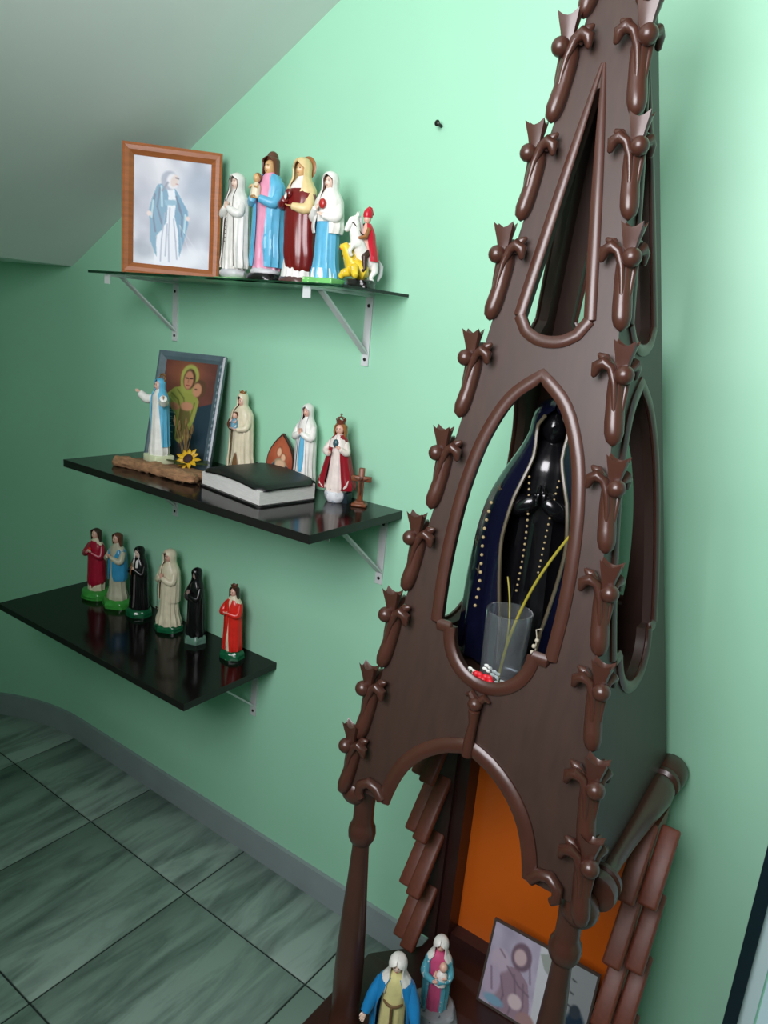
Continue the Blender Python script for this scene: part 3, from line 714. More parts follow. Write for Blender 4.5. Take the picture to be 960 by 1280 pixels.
ho = hb.build('horse', WHITE, f, f['h'])
rm = ho.modifiers.new('fuse', 'REMESH'); rm.mode = 'VOXEL'; rm.voxel_size = .0016; rm.use_smooth_shade = True
MB().tube([(0, -.05, .86), (0, -.045, .78), (0, -.02, .68), (0, .0, .60)], [.02, .032, .032, .02], 8, flat=(.5, 1)).build('mane', CLOUD, f, f['h'])
MB().tube([(0, .24, .36), (0, .29, .30), (0, .29, .20), (0, .26, .12)], [.025, .035, .032, .012], 8).build('tail', CLOUD, f, f['h'])
MB().tube([(-.055, -.17, .77), (0, -.21, .755), (.055, -.17, .77), (.06, -.06, .66), (.05, .04, .62)], .008, 6).build('bridle', DBROWN, f, f['h'])
MB().loft([(.42, .10, .10, 0, .06), (.50, .095, .09, 0, .06), (.62, .075, .065, 0, .055), (.70, .085, .06, 0, .05), (.76, .05, .045, 0, .05), (.79, .03, .03, 0, .05)], 18, 28, folds(7, .06)).build('rider_body', SKIN, f, f['h'])
MB().loft([(.34, .15, .13, 0, .10), (.42, .145, .12, 0, .095), (.56, .115, .10, 0, .08), (.70, .10, .08, 0, .065), (.77, .06, .055, 0, .055), (.79, .045, .045, 0, .055)], 24, 36, folds(11, .06), piece([(.3, 1.3), (.6, 1.0), (.8, .9)]), .014).build('rider_cloak', RED, f, f['h'])
hd = MB().ell((0, .045, .845), (.044, .048, .056), 16, 11).build('rider_head', SKIN, f, f['h'])
MB().loft([(.86, .052, .058, 0, .048), (.885, .056, .062, 0, .048), (.93, .05, .056, 0, .05), (.965, .03, .034, 0, .052), (.985, .006, .006, 0, .052)], 12, 24).build('rider_helmet', RED, hd, f['h'])
MB().tube([(0, .055, .985), (0, .085, .97), (0, .12, .90)], [.014, .02, .01], 8).build('plume', RED, hd, f['h'])
for s_ in (-1, 1):
    MB().tube([(s_*.08, .04, .72), (s_*.12, -.02, .62), (s_*.07, -.09, .60)], [.028, .027, .02], 8).build('rider_arm', GOLD, f, f['h'])
    MB().tube([(s_*.08, .05, .44), (s_*.125, -.02, .38), (s_*.12, .0, .24), (s_*.12, -.03, .21)], [.045, .04, .028, .024], 9).build('rider_leg', DBROWN, f, f['h'])
MB().tube([(-.09, .05, .80), (-.08, -.10, .58), (-.06, -.24, .36)], .009, 7).build('lance', DBROWN, f, f['h'])
yb = MB().tube([(.05, .02, .16), (0, -.05, .20), (-.05, -.11, .26), (-.03, -.17, .34), (-.05, -.21, .40), (-.06, -.25, .39)], [.07, .10, .085, .065, .05, .025], 12)
yb.tube([(.02, -.10, .20), (.10, -.15, .18), (.15, -.16, .12)], [.06, .05, .03], 9); yb.tube([(-.06, -.06, .22), (-.15, -.10, .30), (-.18, -.08, .40)], [.05, .045, .01], 9, flat=(.4, 1.4))
yb.tube([(-.02, -.14, .17), (-.08, -.19, .15), (-.10, -.21, .11)], [.05, .04, .03], 9)
yb.xf(Matrix.Translation((0, .02, -.02)) @ Matrix.Diagonal((1.3, 1.12, 1.28, 1))); yb.build('yellow_beast', YELLOW, f, f['h']); MB().ell((-.078, -.258, .46), (.016, .014, .016), 8, 6).build('beast_eye', RED, f, f['h'])

# ---- middle shelf ------------------------------------------------------------------------
f = figure('statuette', 'white and blue statuette with outstretched arms and gold ring halo, square cream base', (-1.456, -.184, ZM+.0165), -8, .217)
block(f, P('cream_green_block', (214, 220, 184), .4), .10, .135, .12)
robe(f, WHITE, [(.10, .12, .105), (.14, .128, .105), (.24, .115, .095), (.42, .098, .085), (.58, .09, .08), (.70, .098, .075), (.765, .09, .066), (.80, .06, .05), (.85, .03, .032)], n=9, a=.09)
mantle(f, LBLUE, [(.1, 1.3), (.4, 1.1), (.6, .9), (.72, .8), (.78, .7), (.80, .9), (.9, 1.0), (.93, .4), (.945, .05), (1, .02)], [(.2, .135, .115), (.35, .13, .108), (.55, .122, .10), (.68, .118, .094), (.745, .112, .088), (.79, .085, .075), (.83, .062, .064), (.87, .058, .064), (.91, .056, .062), (.94, .036, .04), (.95, .01, .012)])
head(f, SKIN, (0, -.012, .868), (.040, .046, .056)); 
for s_ in (-1, 1):
    arm(f, [(s_*.085, 0, .735), (s_*.17, -.05, .70), (s_*.25, -.10, .755)], [.038, .052, .040], WHITE)
    hand(f, (s_*.25, -.10, .757), (s_*.6, -.4, .5), (0, -1, .2), SKIN, .045)
h_ = MB().tube([(.052*math.cos(t), .03, .94+.052*math.sin(t)) for t in np.linspace(0, 2*PI, 24, endpoint=False)], .0075, 8, closed=True)
for q in range(5):
    t = q*PI/4; h_.ell((.06*math.cos(t), .03, .94+.06*math.sin(t)), .011, 8, 6)
h_.tube([(0, .03, .90), (0, .03, .985)], .006, 6); h_.build('halo', P('antique_gold', (128, 92, 56), .3), f, f['h'])

f = figure('statuette', 'cream statuette with brown crown, blue-clothed child and brown skirt patch', (-1.318, -.045, ZM), 2, .205)
rock(f, DBROWN, .05, .14, .12, lump=.05)
robe(f, CREAM, n=9, a=.08); robe(f, P('brown_gold_patch', (116, 84, 50), .35), [(.06, .11, .118), (.12, .10, .118), (.22, .075, .104), (.30, .03, .09)], name='brown_panel', a=.05)
mantle(f, CREAM, [(.05, .8), (.4, .7), (.62, .75), (.72, .6), (.79, .6), (.84, .9), (.9, .9), (.935, .4), (.95, .05), (1, .02)], [(z, rx*1.12, ry) if z < .8 else (z, rx*.85, ry*.9) for z, rx, ry in MANTLE])
head(f, SKIN, (0, -.008, .878), (.042, .048, .058)); hair(f, DBROWN, .72, .88, .955); crown(f, .965, .036, .05, GOLD)
child(f, (-.03, -.10, .56), .17, P('dusty_blue', (110, 162, 186), .35, chip=(225, 230, 230), chip_at=.6, cs=140), SKIN, BROWN)
arm(f, [(-.10, 0, .72), (-.13, -.06, .60), (-.05, -.13, .565)], [.036, .042, .026], BROWN); arm(f, [(.10, 0, .72), (.13, -.07, .58), (.05, -.13, .555)], [.036, .042, .026], CREAM)
hand(f, (-.06, -.132, .565), (.9, -.3, .1), (0, 0, 1), SKIN, .045); hand(f, (.06, -.135, .555), (-1, -.1, .1), (0, 0, 1), SKIN, .045)

f = figure('statuette', 'slender white-veiled praying statuette with light blue front behind the black book', (-1.113, -.036, ZM), 4, .205)
rock(f, CLOUD, .07, .125, .11, lump=.05)
robe(f, WHITE, n=9, a=.06, sx=.85); robe(f, LBLUE, [(.22, .05, .108), (.3, .066, .108), (.5, .062, .102), (.64, .045, .094)], name='blue_sash', a=.05)
S4 = [(z, rx*.84, ry*.95) for z, rx, ry in MANTLE]; mantle(f, WHITE, OP_LONG, S4); trim(f, OP_LONG, S4, P('grey_line', (150, 156, 164)), .003)
head(f, SKIN); pray(f, WHITE, SKIN); hair(f, DBROWN, .82, .9, .96)

f = figure('statuette', 'crowned statuette in flared red cape over white robe, on rounded white pedestal', (-.994, -.062, ZM), 14, .207)
pd = MB().lathe([(.085, 0), (.095, .006), (.115, .05), (.122, .09), (.118, .115), (.10, .125)], 8); pd.xf(Matrix.Rotation(PI/8, 4, 'Z'))
o = pd.build('pedestal', P('mottled_white', (222, 226, 230), .35, chip=(120, 160, 190), chip_at=.66, cs=150), f, f['h'])
MB().box(.05, .15, -.02, .10, 0, .11).build('pedestal_back', NAVY, f, f['h'], smooth=False)
robe(f, P('lace_white', (226, 214, 206), .4, chip=(120, 70, 60), chip_at=.70, cs=130), [(.12, .115, .098), (.16, .118, .10), (.3, .10, .088), (.5, .085, .076), (.62, .08, .07), (.70, .07, .06), (.735, .035, .036)], n=11, a=.06)
mantle(f, P('deep_red_cape', (142, 22, 36), .3), [(.1, .55), (.4, .5), (.6, .42), (.68, .35), (.75, .4)], [(.15, .185, .13), (.18, .192, .133), (.3, .165, .12), (.45, .132, .108), (.58, .108, .094), (.66, .092, .08), (.705, .07, .066), (.73, .045, .045)], n=9, a=.07, thick=.014, sx=1.12)
mantle(f, P('white_collar', (228, 220, 214), .4, chip=(120, 90, 80), chip_at=.66, cs=160), [(.5, .1), (.8, .1)], [(.60, .112, .098), (.64, .105, .09), (.69, .085, .078), (.725, .052, .052)], n=9, a=.04, name='collar')
MB().ell((0, -.085, .645), (.034, .026, .045), 14, 10).build('orb', P('dark_teal', (52, 84, 92), .3), f, f['h'])
head(f, SKIN, (0, -.008, .785), (.046, .05, .058)); 
MB().loft([(.69, .066, .06, 0, .012), (.74, .074, .066, 0, .012), (.80, .07, .066, 0, .012), (.84, .056, .056, 0, .01), (.86, .025, .025, 0, .01)], 22, 34, lambda t, z: 1+.07*math.sin(9*t)*math.sin(60*z), piece([(.6, 1.15), (.78, 1.0), (.82, .75), (.845, .3), (.9, .05)]), .016).build('curled_hair', GOLD, f, f['h'])
crown(f, .842, .046, .055, P('crown_brown', (112, 58, 42), .3), 0, .005, True)
for s_ in (-1, 1):
    arm(f, [(s_*.085, -.01, .65), (s_*.12, -.06, .55), (s_*.07, -.11, .56+.03*s_)], [.032, .038, .030], P('lace_white', (0, 0, 0)))
    hand(f, (s_*.065, -.113, .562+.03*s_), (-s_*.6, -.4, .6), (0, -1, .2), SKIN, .04)
for s_ in (-1, 1):
    MB().tube([(s_*.10, -.075, .16), (s_*.145, -.06, .20), (s_*.16, -.05, .26)], [.03, .036, .02], 9, flat=(.6, 1.2)).build('lace_cuff', P('lace_white', (0, 0, 0)), f, f['h'])

# ---- lowest shelf -------------------------------------------------------------------------
def low(label, x, y, h, deg): return figure('statuette', label, (x, y, ZL), deg, h)
f = low('statuette in crimson robe with long brown hair on grassy green base, beside blue-wrapped one', -1.893, -.07, .224, 8)
rock(f, GREENB, .105, .215, .19); robe(f, CREAM, [(.09, .11, .10), (.14, .115, .10)]+[q for q in ROBE if .3 < q[0]], n=9)
robe(f, CRIMSON, [(.14, .05, .10), (.2, .118, .108), (.35, .128, .106), (.52, .125, .10), (.66, .13, .098), (.745, .12, .082), (.80, .07, .06)], n=7, a=.08, name='crimson_wrap', ph=1)
head(f, SKIN, (0, -.01, .885)); hair(f, DBROWN, .73, 1.2, .972); 
for s_ in (-1, 1): arm(f, [(s_*.105, 0, .73), (s_*(.15 if s_ < 0 else .125), -.05, .60), (s_*.04, -.12, .655)], [.038, .046, .028], CRIMSON); hand(f, (s_*.04, -.122, .66), (-s_*.7, -.2, .5), (0, -1, .1), SKIN, .045)
MB().ell((0, -.112, .70), (.026, .016, .03), 12, 8).build('heart', SCARLET, f, f['h'])
f = low('statuette in cream robe with blue wrap across the chest, on bright green base', -1.793, -.066, .234, 2)
rock(f, GREENB, .10, .22, .19, sides=6, lump=.06); robe(f, CREAMD, [(.09, .135, .115), (.14, .14, .115)]+[q for q in ROBE if .15 < q[0]], n=9, a=.08)
mantle(f, P('sky_blue_wrap', (58, 150, 196), .3), [(.3, .5), (.45, .2), (.6, .15), (.7, .5), (.8, .9)], [(.36, .135, .108), (.40, .14, .112), (.52, .138, .11), (.64, .135, .104), (.72, .128, .096), (.77, .10, .08)], n=7, a=.06)
head(f, SKIN, (0, -.01, .885)); hair(f, BROWN, .74, 1.1, .97)
for s_ in (-1, 1): arm(f, [(s_*.105, 0, .73), (s_*.125, -.06, .62), (s_*.03, -.125, .675)], [.036, .042, .026], CREAMD); hand(f, (s_*.03, -.127, .68), (-s_*.8, -.2, .4), (0, -1, .1), SKIN, .045)
f = low('black-habited statuette with white collar on dark green base, between blue and cream ones', -1.695, -.062, .211, 6)
rock(f, GREEND, .10, .20, .18, sides=7, lump=.06); robe(f, BLACKP, n=9, a=.06); 
mantle(f, BLACKP, [(.05, .4), (.5, .35), (.72, .5), (.8, .6), (.86, .95), (.92, .8), (.945, .3), (.96, .05), (1, .02)], [(z, rx*.88, ry*.95) for z, rx, ry in MANTLE])
mantle(f, WHITE, [(.7, .2), (.8, .25), (.83, .75), (.9, .9), (.93, .4), (.945, .05), (1, .02)], [(.70, .085, .088), (.75, .095, .088), (.80, .078, .078), (.84, .062, .070), (.90, .060, .068), (.93, .05, .058), (.95, .02, .022)], name='white_coif')
head(f, SKINP, (0, -.008, .885)); robe(f, P('grey_scapular', (92, 84, 84), .4), [(.1, .03, .116), (.3, .035, .104), (.6, .035, .092)], name='scapular', a=.02)
for s_ in (-1, 1): arm(f, [(s_*.10, 0, .72), (s_*.115, -.06, .62), (s_*.03, -.115, .68)], [.034, .04, .026], BLACKP); hand(f, (s_*.03, -.118, .685), (-s_*.7, -.2, .5), (0, -1, .1), SKINP, .045)
MB().tube([(-.03, -.13, .60), (-.01, -.135, .70), (.01, -.135, .78)], .009, 7).build('small_cross', GOLD, f, f['h'])
f = low('cream robed and hooded statuette with a brown rosary hanging from its hands', -1.558, -.064, .238, 2)
rock(f, GREEND, .085, .20, .17, sides=6, lump=.05); robe(f, CREAM, [(.07, .165, .135), (.10, .165, .135), (.2, .135, .112)]+[q for q in ROBE if q[0] > .3], n=13, a=.08)
S5 = [(.36, .140, .112), (.45, .146, .112)]+[q for q in MANTLE if q[0] > .5]
mantle(f, CREAM, OP_LONG, S5); head(f, SKIN); hair(f, DBROWN, .80, .98, .968); pray(f, CREAM, SKIN)
beads(f, [(-.02, -.128, .66), (-.05, -.13, .58), (-.065, -.125, .50), (-.06, -.125, .42), (-.066, -.122, .34), (-.062, -.124, .30)], .0065, DBROWN, n=20)
MB().box(-.068, -.056, -.135, -.126, .25, .30).box(-.08, -.044, -.135, -.126, .277, .287).build('rosary_cross', DBROWN, f, f['h'], smooth=False)
f = low('slim black-habited statuette on pale grey-green base, beside the orange-red one', -1.445, -.064, .214, -10)
rock(f, GREYG, .10, .165, .15, sides=6, lump=.05); SB = [(z, rx*.78, ry*.88) for z, rx, ry in MANTLE]
robe(f, BLACKP, n=9, a=.07, sx=.85); mantle(f, BLACKP, [(.05, .5), (.5, .55), (.72, .6), (.8, .6), (.86, .9), (.92, .7), (.945, .3), (.96, .05), (1, .02)], SB)
head(f, P('grey_flesh', (150, 130, 122)), (0, -.006, .885), (.040, .046, .058)); pray(f, BLACKP, P('grey_flesh', (0, 0, 0)), -.12, .66)
MB().ell((-.03, -.115, .62), (.05, .03, .055), 14, 9).build('dark_bundle', P('charcoal', (48, 46, 48), .25, chip=(150, 145, 140), chip_at=.68, cs=150), f, f['h'])
f = low('statuette in bright orange-red robe with brown hair on dark green base, alone at the end', -1.306, -.058, .206, 6)
rock(f, GREEND, .10, .175, .15, sides=7, lump=.05); robe(f, CREAM, [(.09, .10, .09), (.14, .105, .09)]+[q for q in ROBE if .15 < q[0]], n=9, a=.05)
mantle(f, SCARLET, [(.05, .35), (.3, .12), (.5, .05), (.7, .05), (.8, .3)], [(.11, .128, .112), (.15, .132, .112), (.35, .126, .106), (.55, .124, .102), (.68, .126, .098), (.745, .116, .084), (.79, .08, .066)], n=9, a=.08)
head(f, SKIN, (0, -.01, .878), (.042, .048, .058)); hair(f, DBROWN, .76, 1.05, .96); crown(f, .945, .038, .04, BROWN)
for s_ in (-1, 1): arm(f, [(s_*.10, 0, .72), (s_*.12, -.07, .61), (s_*.02, -.135, .635)], [.038, .044, .028], SCARLET); hand(f, (s_*.02, -.137, .637), (-s_, -.1, .1), (0, 0, 1), SKIN, .048)

# ---- in the foot of the shrine ---------------------------------------------------------------
f = figure('statuette', 'statuette in wide bright blue cloak and white veil with lowered open hands', (-.497, -.42, ZB), 22, .205)
rock(f, GREYROCK, .06, .17, .14); robe(f, PALEY, n=9, a=.06); 
mantle(f, BLUE, [(.05, .8), (.4, .75), (.6, .6), (.72, .5), (.8, .5)], [(.075, .19, .135), (.25, .19, .13), (.42, .20, .125), (.52, .215, .125), (.60, .205, .122), (.68, .175, .112), (.745, .145, .098), (.80, .09, .075)])
mantle(f, WHITE, [(.6, .75), (.72, .55), (.8, .55), (.84, .85), (.9, .9), (.935, .35), (.95, .05), (1, .02)], [(.66, .13, .108), (.72, .135, .104), (.76, .128, .097), (.80, .10, .086)]+[q for q in MANTLE if q[0] > .81], name='veil')
head(f, SKINP); hair(f, DBROWN, .83, .92, .962)
MB().tube([(.086*math.sin(t), -.093*math.cos(t)-.012, .565) for t in np.linspace(-1.1, 1.1, 14)], .012, 8).build('belt', P('belt_brown', (112, 88, 60)), f, f['h'])
MB().tube([(0, -.11, .56), (.004, -.118, .42), (0, -.125, .28)], [.014, .012, .016], 8).build('belt_tail', P('belt_brown', (112, 88, 60)), f, f['h'])
for s_ in (-1, 1): arm(f, [(s_*.12, 0, .72), (s_*.175, -.06, .58), (s_*.215, -.13, .47)], [.045, .055, .040], BLUE); hand(f, (s_*.215, -.132, .468), (s_*.25, -.4, -.8), (0, -1, .3), SKINP, .055)
f = figure('statuette', 'small statuette carrying a baby, pink skirt and blue shawl, on grey rock', (-.472, -.315, ZB), 22, .18)
rock(f, GREYROCK, .15, .26, .23, lump=.12); robe(f, MAGENTA, [(.14, .10, .09), (.18, .105, .092)]+[q for q in ROBE if .3 < q[0]], n=9)
mantle(f, P('teal_blue', (88, 168, 186), .35, chip=(225, 230, 230), chip_at=.64, cs=150), [(.1, .6), (.5, .5), (.7, .7), (.8, .7)], [(.16, .13, .115), (.3, .138, .115), (.5, .142, .112), (.65, .14, .106), (.745, .13, .095), (.80, .085, .072)])
mantle(f, WHITE, [(.6, .9), (.74, .8), (.8, .6), (.84, .85), (.9, .9), (.935, .35), (.95, .05), (1, .02)], [(.70, .125, .10), (.75, .126, .096), (.79, .105, .088)]+[q for q in MANTLE if q[0] > .81], name='veil')
head(f, SKIN); hair(f, DBROWN, .82, .92, .962); child(f, (.04, -.115, .55), .22, P('swaddling_white', (230, 226, 222)), SKIN)
for s_ in (-1, 1): arm(f, [(s_*.10, 0, .72), (s_*.125, -.08, .60), (s_*.02, -.165, .60)], [.036, .04, .028], P('teal_blue', (0, 0, 0))); hand(f, (s_*.03, -.168, .60), (-s_, -.2, .3), (0, 0, 1), SKIN, .045)

# ------------------------------------------------------------------ pictures (flat prints)
class Canvas:
    def __init__(s, w, h, bg):
        s.nx, s.ny = w, h; s.Y, s.X = np.mgrid[0:h+1, 0:w+1]; s.X = s.X/w; s.Y = s.Y/h
        s.c = np.ones((h+1, w+1, 3))*np.array(bg, float); s.asp = w/h
    def ell(s, cx, cy, rx, ry, rgb, soft=.25, al=1.0, rot=0.0):
        dx, dy = (s.X-cx), (s.Y-cy)/s.asp; ry = ry/s.asp; c_, n_ = math.cos(rot), math.sin(rot)
        q = np.sqrt(((dx*c_+dy*n_)/rx)**2+((-dx*n_+dy*c_)/ry)**2); m = np.clip((1-q)/max(soft, 1e-3)+.5, 0, 1)*al
        s.c = s.c*(1-m[..., None])+np.array(rgb, float)*m[..., None]
    def poly(s, pts, rgb, al=1.0):
        ins = np.zeros(s.X.shape)
        for ox, oy in ((-.3, -.3), (.3, -.3), (0, .35)):
            x, y = s.X+ox/s.nx, s.Y+oy/s.ny; c_ = np.zeros(x.shape, bool); n = len(pts)
            for i in range(n):
                (x0, y0), (x1, y1) = pts[i], pts[(i+1) % n]
                if y0 == y1: continue
                c_ ^= ((y0 > y) != (y1 > y)) & (x < (x1-x0)*(y-y0)/(y1-y0)+x0)
            ins += c_/3.0
        m = ins*al; s.c = s.c*(1-m[..., None])+np.array(rgb, float)*m[..., None]
    def line(s, pts, w, rgb, al=1.0):
        for (x0, y0), (x1, y1) in zip(pts[:-1], pts[1:]):
            dx, dy = x1-x0, (y1-y0)/s.asp; L = dx*dx+dy*dy+1e-9
            t = np.clip(((s.X-x0)*dx+(s.Y-y0)/s.asp*dy)/L, 0, 1); d = np.hypot(s.X-x0-t*dx, (s.Y-y0)/s.asp-t*dy)
            m = np.clip((w-d)*s.nx+.5, 0, 1)*al; s.c = s.c*(1-m[..., None])+np.array(rgb, float)*m[..., None]
    def cloud(s, amp, sc, seed, tint=(1, 1, 1)):
        n = np.array([[noise.noise(Vector((x*sc, y*sc/s.asp, seed))) + .5*noise.noise(Vector((x*sc*2.3, y*sc*2.3/s.asp, seed+5))) for x in s.X[0]] for y in s.Y[:, 0]])
        s.c += (n*amp)[..., None]*np.array(tint)
    def mesh(s, name, w, h, parent, loc=(0, 0, 0), shape=None, rough=.35, mname='printed_picture'):
        """upright print in the local x-z plane, facing -y"""
        nx, ny = s.nx, s.ny; vs = []
        for j in range(ny+1):
            for i in range(nx+1):
                x, z = (s.X[j, i]-.5)*w, (1-s.Y[j, i])*h
                if shape: x, z = shape(x, z)
                vs.append((x, 0, z))
        fs = [(j*(nx+1)+i, (j+1)*(nx+1)+i, (j+1)*(nx+1)+i+1, j*(nx+1)+i+1) for j in range(ny) for i in range(nx)]
        o = MB().add(vs, fs).build(name, mat_print(mname, rough), parent, smooth=False, loc=loc)
        v = np.clip(s.c, 0, 255)/255; L = np.where(v <= .04045, v/12.92, ((v+.055)/1.055)**2.4)
        a = o.data.color_attributes.new('print', 'FLOAT_COLOR', 'POINT')
        a.data.foreach_set('color', np.concatenate([L.reshape(-1, 3), np.ones(((nx+1)*(ny+1), 1))], 1).astype(np.float32).ravel())
        return o
def frame(root, w, h, b, t, m, lip=None):
    """picture frame: four mitred bars, each a part; back board; local x-z plane, front at y=-t"""
    W, H = w/2, h
    prof = [(0, 0), (0, -t), (b*.25, -t*1.12), (b*.6, -t), (b*.85, -t*.72), (b, -t*.55), (b, 0)]
    corners = [(-W, 0, 1, 1), (W, 0, -1, 1), (W, H, -1, -1), (-W, H, 1, -1)]
    for i in range(4):
        (xa, za, sxa, sza), (xb, zb, sxb, szb) = corners[i], corners[(i+1) % 4]
        vs = [(xa+sxa*q, y, za+sza*q) for q, y in prof]+[(xb+sxb*q, y, zb+szb*q) for q, y in prof]; n = len(prof)
        fs = [(k, (k+1) % n, n+(k+1) % n, n+k) for k in range(n)]+[tuple(range(n))[::-1], tuple(range(n, 2*n))]
        MB().add(vs, fs).build('frame_bar', m, root, smooth=False)
    MB().box(-W+.003, W-.003, -.002, 0, .003, H-.003).build('back_board', DBROWN, root, smooth=False)

# framed picture on the glass shelf
A_, B_ = Vector((-1.586, -.196, ZG)), Vector((-1.430, -.034, ZG)); mid = (A_+B_)/2; wd = (B_-A_).length
fr = thing('framed_picture', 'orange-brown wooden frame with picture of a robed figure in blue on clouds', 'picture', mid, math.atan2(B_.y-A_.y, B_.x-A_.x))
fr.rotation_euler = (math.radians(-1.5), 0, fr.rotation_euler[2])
FRW = mat('orange_brown_frame_wood', (168, 98, 54), .35, .15, 30, stretch=(1, 1, 6), coat=.2)
frame(fr, wd, .288, .025, .016, FRW)
c = Canvas(104, 132, (188, 192, 206)); c.cloud(70, 3.0, 1.0, (1, .97, .88)); c.ell(.25, .12, .35, .16, (226, 224, 232), .9, .8); c.ell(.85, .25, .22, .20, (150, 164, 186), 1.0, .7); c.ell(.12, .4, .16, .3, (156, 160, 178), 1.0, .6)
c.ell(.85, .55, .2, .2, (176, 186, 200), 1.0, .6); c.ell(.5, .93, .6, .10, (226, 232, 240), 1.0, .8); c.ell(.15, .86, .14, .08, (120, 134, 150), .9, .6)
c.poly([(.38, .30), (.55, .27), (.60, .60), (.63, .92), (.52, .985), (.40, .96), (.27, .99), (.33, .62)], (224, 228, 238))
c.poly([(.31, .25), (.41, .22), (.45, .34), (.43, .58), (.37, .66), (.30, .72), (.31, .92), (.22, .76), (.22, .60), (.20, .50), (.25, .36)], (70, 140, 172)); c.poly([(.52, .25), (.60, .34), (.70, .46), (.71, .58), (.66, .74), (.60, .90), (.58, .66), (.53, .52), (.55, .38)], (66, 138, 174))
for pts in ([(.28, .34), (.25, .5), (.29, .68)], [(.34, .28), (.31, .45), (.37, .6)], [(.58, .4), (.63, .52), (.62, .7)], [(.55, .34), (.6, .47)]): c.line(pts, .012, (30, 84, 118), .85)
for pts in ([(.26, .4), (.24, .55)], [(.36, .26), (.37, .44)], [(.67, .5), (.66, .66)]): c.line(pts, .012, (190, 222, 232), .8)
for pts in ([(.41, .5), (.37, .75), (.36, .95)], [(.47, .45), (.46, .7), (.47, .95)], [(.52, .55), (.55, .75), (.57, .92)], [(.44, .6), (.42, .9)]): c.line(pts, .008, (140, 154, 180), .9)
c.poly([(.40, .38), (.55, .37), (.54, .42), (.41, .43)], (110, 166, 192)); c.ell(.21, .52, .03, .025, (222, 200, 196), .3); c.ell(.70, .53, .025, .022, (222, 200, 196), .3)
c.ell(.46, .20, .105, .085, (150, 158, 178), .25); c.ell(.50, .205, .075, .07, (222, 220, 228), .3); c.ell(.525, .20, .046, .056, (216, 196, 190), .3, rot=.4); c.line([(.54, .17), (.575, .175)], .008, (96, 84, 92)); c.line([(.545, .225), (.57, .228)], .006, (170, 110, 110))
c.line([(.37, .30), (.44, .22)], .012, (110, 120, 140), .8)
for x_ in (.65, .8, .95): c.line([(.6, .6), (x_, .95)], .006, (225, 228, 236), .35)
c.mesh('print', wd-.046, .288-.046, fr, (0, -.0075, .023))

# grey framed picture on the middle shelf
A_, B_ = Vector((-1.542, -.160, ZM)), Vector((-1.372, -.092, ZM)); mid = (A_+B_)/2; wd = (B_-A_).length
fr = thing('framed_picture', 'blue-grey ornamented frame with picture of a green-veiled woman holding a child', 'picture', mid, math.atan2(B_.y-A_.y, B_.x-A_.x))
fr.rotation_euler = (math.radians(-15), 0, fr.rotation_euler[2])
GRF = mat('blue_grey_frame', (84, 102, 110), .35, .2, 40, coat=.2)
frame(fr, wd, .288, .021, .012, GRF)
for i in range(15):
    z = .03+i*.0165
    for sx_ in (1,):
        MB().ell((sx_*(wd/2-.0095), -.0128, z), (.0026, .0015, .005), 8, 6).build('ornament', P('frame_silver', (120, 136, 144), .3), fr)
c = Canvas(84, 150, (96, 52, 44)); c.cloud(22, 3, 3.0, (1, .6, .5)); c.ell(.45, .14, .3, .16, (146, 88, 58), 1.0, .7)
c.poly([(0, .46), (.25, .42), (.45, .55), (.45, 1), (0, 1)], (20, 62, 78)); c.poly([(.62, .48), (1, .40), (1, 1), (.5, 1)], (24, 48, 62)); c.ell(.5, .95, .55, .1, (24, 40, 44), .8, .8)
c.poly([(.10, .36), (.24, .28), (.40, .26), (.62, .30), (.74, .40), (.70, .58), (.62, .74), (.48, .84), (.38, .80), (.34, .56), (.14, .44)], (146, 150, 70)); c.poly([(.40, .46), (.56, .44), (.62, .58), (.52, .78), (.40, .80)], (104, 92, 52))
for pts in ([(.2, .34), (.34, .4), (.42, .5)], [(.30, .30), (.44, .38), (.50, .5)], [(.5, .5), (.47, .7)], [(.66, .42), (.6, .62)], [(.56, .5), (.54, .74)]): c.line(pts, .014, (96, 100, 44), .8)
c.line([(.18, .38), (.32, .45)], .012, (190, 190, 110), .7)
c.ell(.50, .16, .17, .125, (158, 162, 80), .15); c.poly([(.33, .18), (.36, .32), (.62, .33), (.66, .2)], (150, 154, 74)); c.ell(.50, .185, .115, .105, (74, 50, 34), .2); c.ell(.485, .195, .088, .095, (184, 128, 98), .25)
c.line([(.43, .175), (.47, .177)], .012, (52, 32, 28)); c.line([(.51, .177), (.55, .175)], .012, (52, 32, 28)); c.line([(.455, .248), (.505, .248)], .010, (140, 58, 54)); c.line([(.485, .18), (.477, .22)], .007, (140, 92, 70))
c.ell(.72, .27, .125, .09, (88, 58, 38), .2); c.ell(.67, .285, .085, .07, (190, 136, 104), .25); c.line([(.63, .28), (.66, .28)], .01, (60, 36, 30)); c.ell(.29, .47, .10, .035, (186, 124, 96), .3, rot=.3); c.ell(.52, .46, .12, .045, (190, 136, 104), .4)
for i in range(17):
    y_ = .48+i*.022; c.line([(.05, y_+.03), (.27+.06*math.sin(i*2.1), y_+.034)], .0065, (176, 200, 204), .75)
c.mesh('print', wd-.038, .288-.038, fr, (0, -.006, .019))

